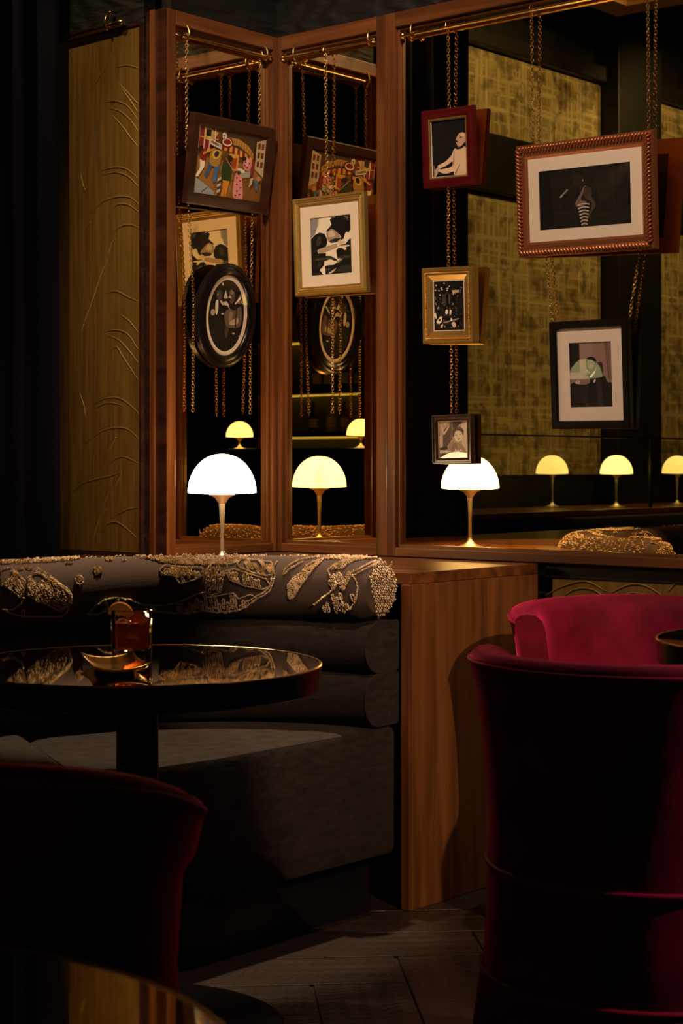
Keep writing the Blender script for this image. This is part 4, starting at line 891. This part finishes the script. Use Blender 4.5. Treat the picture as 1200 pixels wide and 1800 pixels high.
ct = thing('curtain', 'heavy midnight-blue velvet curtain hanging in folds at the left edge', 'curtain', (-.392, -1.0, 0))
obj('drape', mb, 'curtain_velvet', ct, smooth=True)
obj('curtain_rail', MB().tube([(-.392, -.50, 3.32), (-.392, -1.6, 3.32)], .014, 10), 'black_metal', ct, smooth=40)

# ================================================================== far side of the room (seen in the large mirror)
lf = thing('ledge_cabinet', 'dark ledge along the gold cloth wall, seen in the large mirror', 'ledge', (-1.85, -5.0, 0))
obj('body', MB().box((-2.05, -6.9, 0), (-1.42, -2.8, .82)), 'dark_timber', lf)
obj('top', MB().box((-2.05, -6.9, .8205), (-1.40, -2.78, .85)), 'walnut_y', lf, bevel=.003)
gs = thing('glass_screen', 'low glass screen in dark frame on the far ledge, seen in the large mirror', 'screen', (-1.46, -5.2, .85))
obj('pane', MB().box((-1.463, -6.85, .855), (-1.457, -2.9, 1.235)), 'picture_glass', gs)
obj('top_rail', MB().box((-1.467, -6.85, 1.2355), (-1.453, -2.9, 1.243)), 'black_metal', gs)
for y in (-2.9, -4.70, -6.85): obj('post', MB().box((-1.467, y-.008, .8505), (-1.453, y+.008, 1.235)), 'black_metal', gs)
def pt(px, x):     # point seen at column px in the large mirror, standing at world x
    r = ray(px, 815); k = (x-CAM.x)/r.x; return x, -(CAM.y+k*r.y)
for px, x, lb in ((1083, -1.62, 'dome lamp reflected low under the black frame in the large mirror'), (970, -1.95, 'small dome lamp reflected left of the black frame bottom in the large mirror'), (1190, -1.68, 'dome lamp reflected at the right edge of the large mirror')):
    x, y = pt(px, x); lamp(lb, x, y, .85, glow='opal_mid' if px == 1083 else 'opal_dim')
fb = thing('bench', 'dark upholstered bench in front of the far ledge', 'bench', (-1.1, -5.2, 0))
obj('seat', MB().box((-1.36, -6.9, .12), (-.80, -3.6, .45)), 'bench_velvet', fb, bevel=.02)
obj('backrest', MB().box((-1.39, -6.9, .4505), (-1.26, -3.6, .82)), 'bench_velvet', fb, bevel=.03)

# ================================================================== bar behind the camera (seen in the corner mirrors)
bc = thing('bar_counter', 'dark bar counter with lamps, seen only in the corner mirrors', 'bar', (4.2, -4.75, 0))
obj('body', MB().box((2.3, -4.95, 0), (5.6, -4.60, 1.155)), 'dark_timber', bc)
obj('top', MB().box((2.25, -5.02, 1.1555), (5.65, -4.55, 1.195)), 'walnut_x', bc, bevel=.004)
bb = thing('back_bar', 'back bar shelving with bottles, seen only in the corner mirrors', 'shelving', (4.2, -6.0, 0))
obj('cabinet', MB().box((2.3, -6.2, 0), (5.6, -5.75, 1.0)), 'dark_timber', bb)
obj('back_panel', MB().box((2.3, -6.2, 1.0005), (5.6, -6.16, 2.6)), 'bar_green', bb)
for z in (1.30, 1.62): obj('shelf', MB().box((2.3, -6.16, z), (5.6, -5.86, z+.03)), 'dark_timber', bb)
obj('frieze', MB().box((2.3, -6.16, 2.02), (5.6, -5.95, 2.20)), 'bar_gold', bb)
for z in (1.285, 1.605, 2.005): obj('light_strip', MB().box((2.35, -6.10, z), (5.55, -6.085, z+.014)), 'shelf_light', bb)
for x in (2.3, 3.4, 4.5, 5.56): obj('upright', MB().box((x, -6.155, 1.0005), (x+.04, -5.86, 2.015)), 'walnut_z', bb)
kinds = [('bottle_amber', 'amber'), ('bottle_green', 'green'), ('bottle_clear', 'clear')]
for z0, lab in ((1.331, 'lower'), (1.651, 'upper')):
    for k in range(14):
        x = 3.20+.145*k+rr.uniform(-.02, .02)
        if min(abs(x-q) for q in (3.42, 4.52)) < .075: continue
        mt, cn = kinds[rr.randrange(3)]; r_ = rr.uniform(.030, .038); hh = rr.uniform(.21, .27)
        b_ = thing('bottle', '%s glass bottle on the %s back bar shelf, seen in the corner mirrors' % (cn, lab), 'bottle', (x, -5.98, z0), group='%s bottles on the %s back bar shelf' % (cn, lab))
        obj('glass_body', MB().lathe([(r_, 0), (r_, hh*.58), (r_*.8, hh*.68), (.012, hh*.78), (.012, hh)], 12), mt, b_, local=True, smooth=40)
        obj('paper_label', MB().lathe([(r_+.0006, hh*.15), (r_+.0006, hh*.45)], 12, cap=False), 'label_cream', b_, local=True)
        obj('cap', MB().lathe([(.0135, hh*.96), (.0135, hh+.012)], 10), 'bottle_red' if rr.random() < .3 else 'brass_dark', b_, local=True)
for px, lb in ((421, 'small dome lamp on the bar, seen in the left corner mirror'), (634, 'small dome lamp on the bar, seen in the right corner mirror')):
    r_ = ray(px, 815); k = (4.75-CAM.y)/r_.y
    lamp(lb, -(CAM.x+k*r_.x), -4.75, 1.195, stem=.085, glow='opal_bar')

# ================================================================== spotlight housings
for i, (nm, p, t_) in enumerate(SPOT_OBJ):
    lab = {'picture': 'black ceiling spotlight aimed at the large mirror pictures', 'corner': 'black ceiling spotlight aimed at the mirrored corner', 'chairs': 'black ceiling spotlight above the red chairs', 'raking': 'black spotlight dropped on a rod at the right side',
           'cloth': 'black ceiling spotlight aimed at the gold cloth wall', 'drink': 'black ceiling spotlight aimed at the table with the drink', 'bolster': 'black ceiling spotlight above the embroidered bolster', 'side': 'black spotlight on a rod beside the large mirror', 'wallpaper': 'black ceiling spotlight aimed at the palm wallpaper'}[nm]
    if nm == 'cloth': lab += ', beside the dark column' if i % 2 else ', at the far end'
    th = thing('ceiling_spotlight', lab, 'spotlight', (p.x, p.y, 4.0), group='ceiling spotlights')
    d = (t_-p).normalized()
    obj('housing', MB().tube([p-d*.12, p-d*.02], .036, 16), 'black_metal', th, smooth=40)
    q = p-d*.10
    obj('rod', MB().tube([q+Vector((0, 0, .03)), (q.x, q.y, 4.0)], .008, 8), 'black_metal', th, smooth=40)
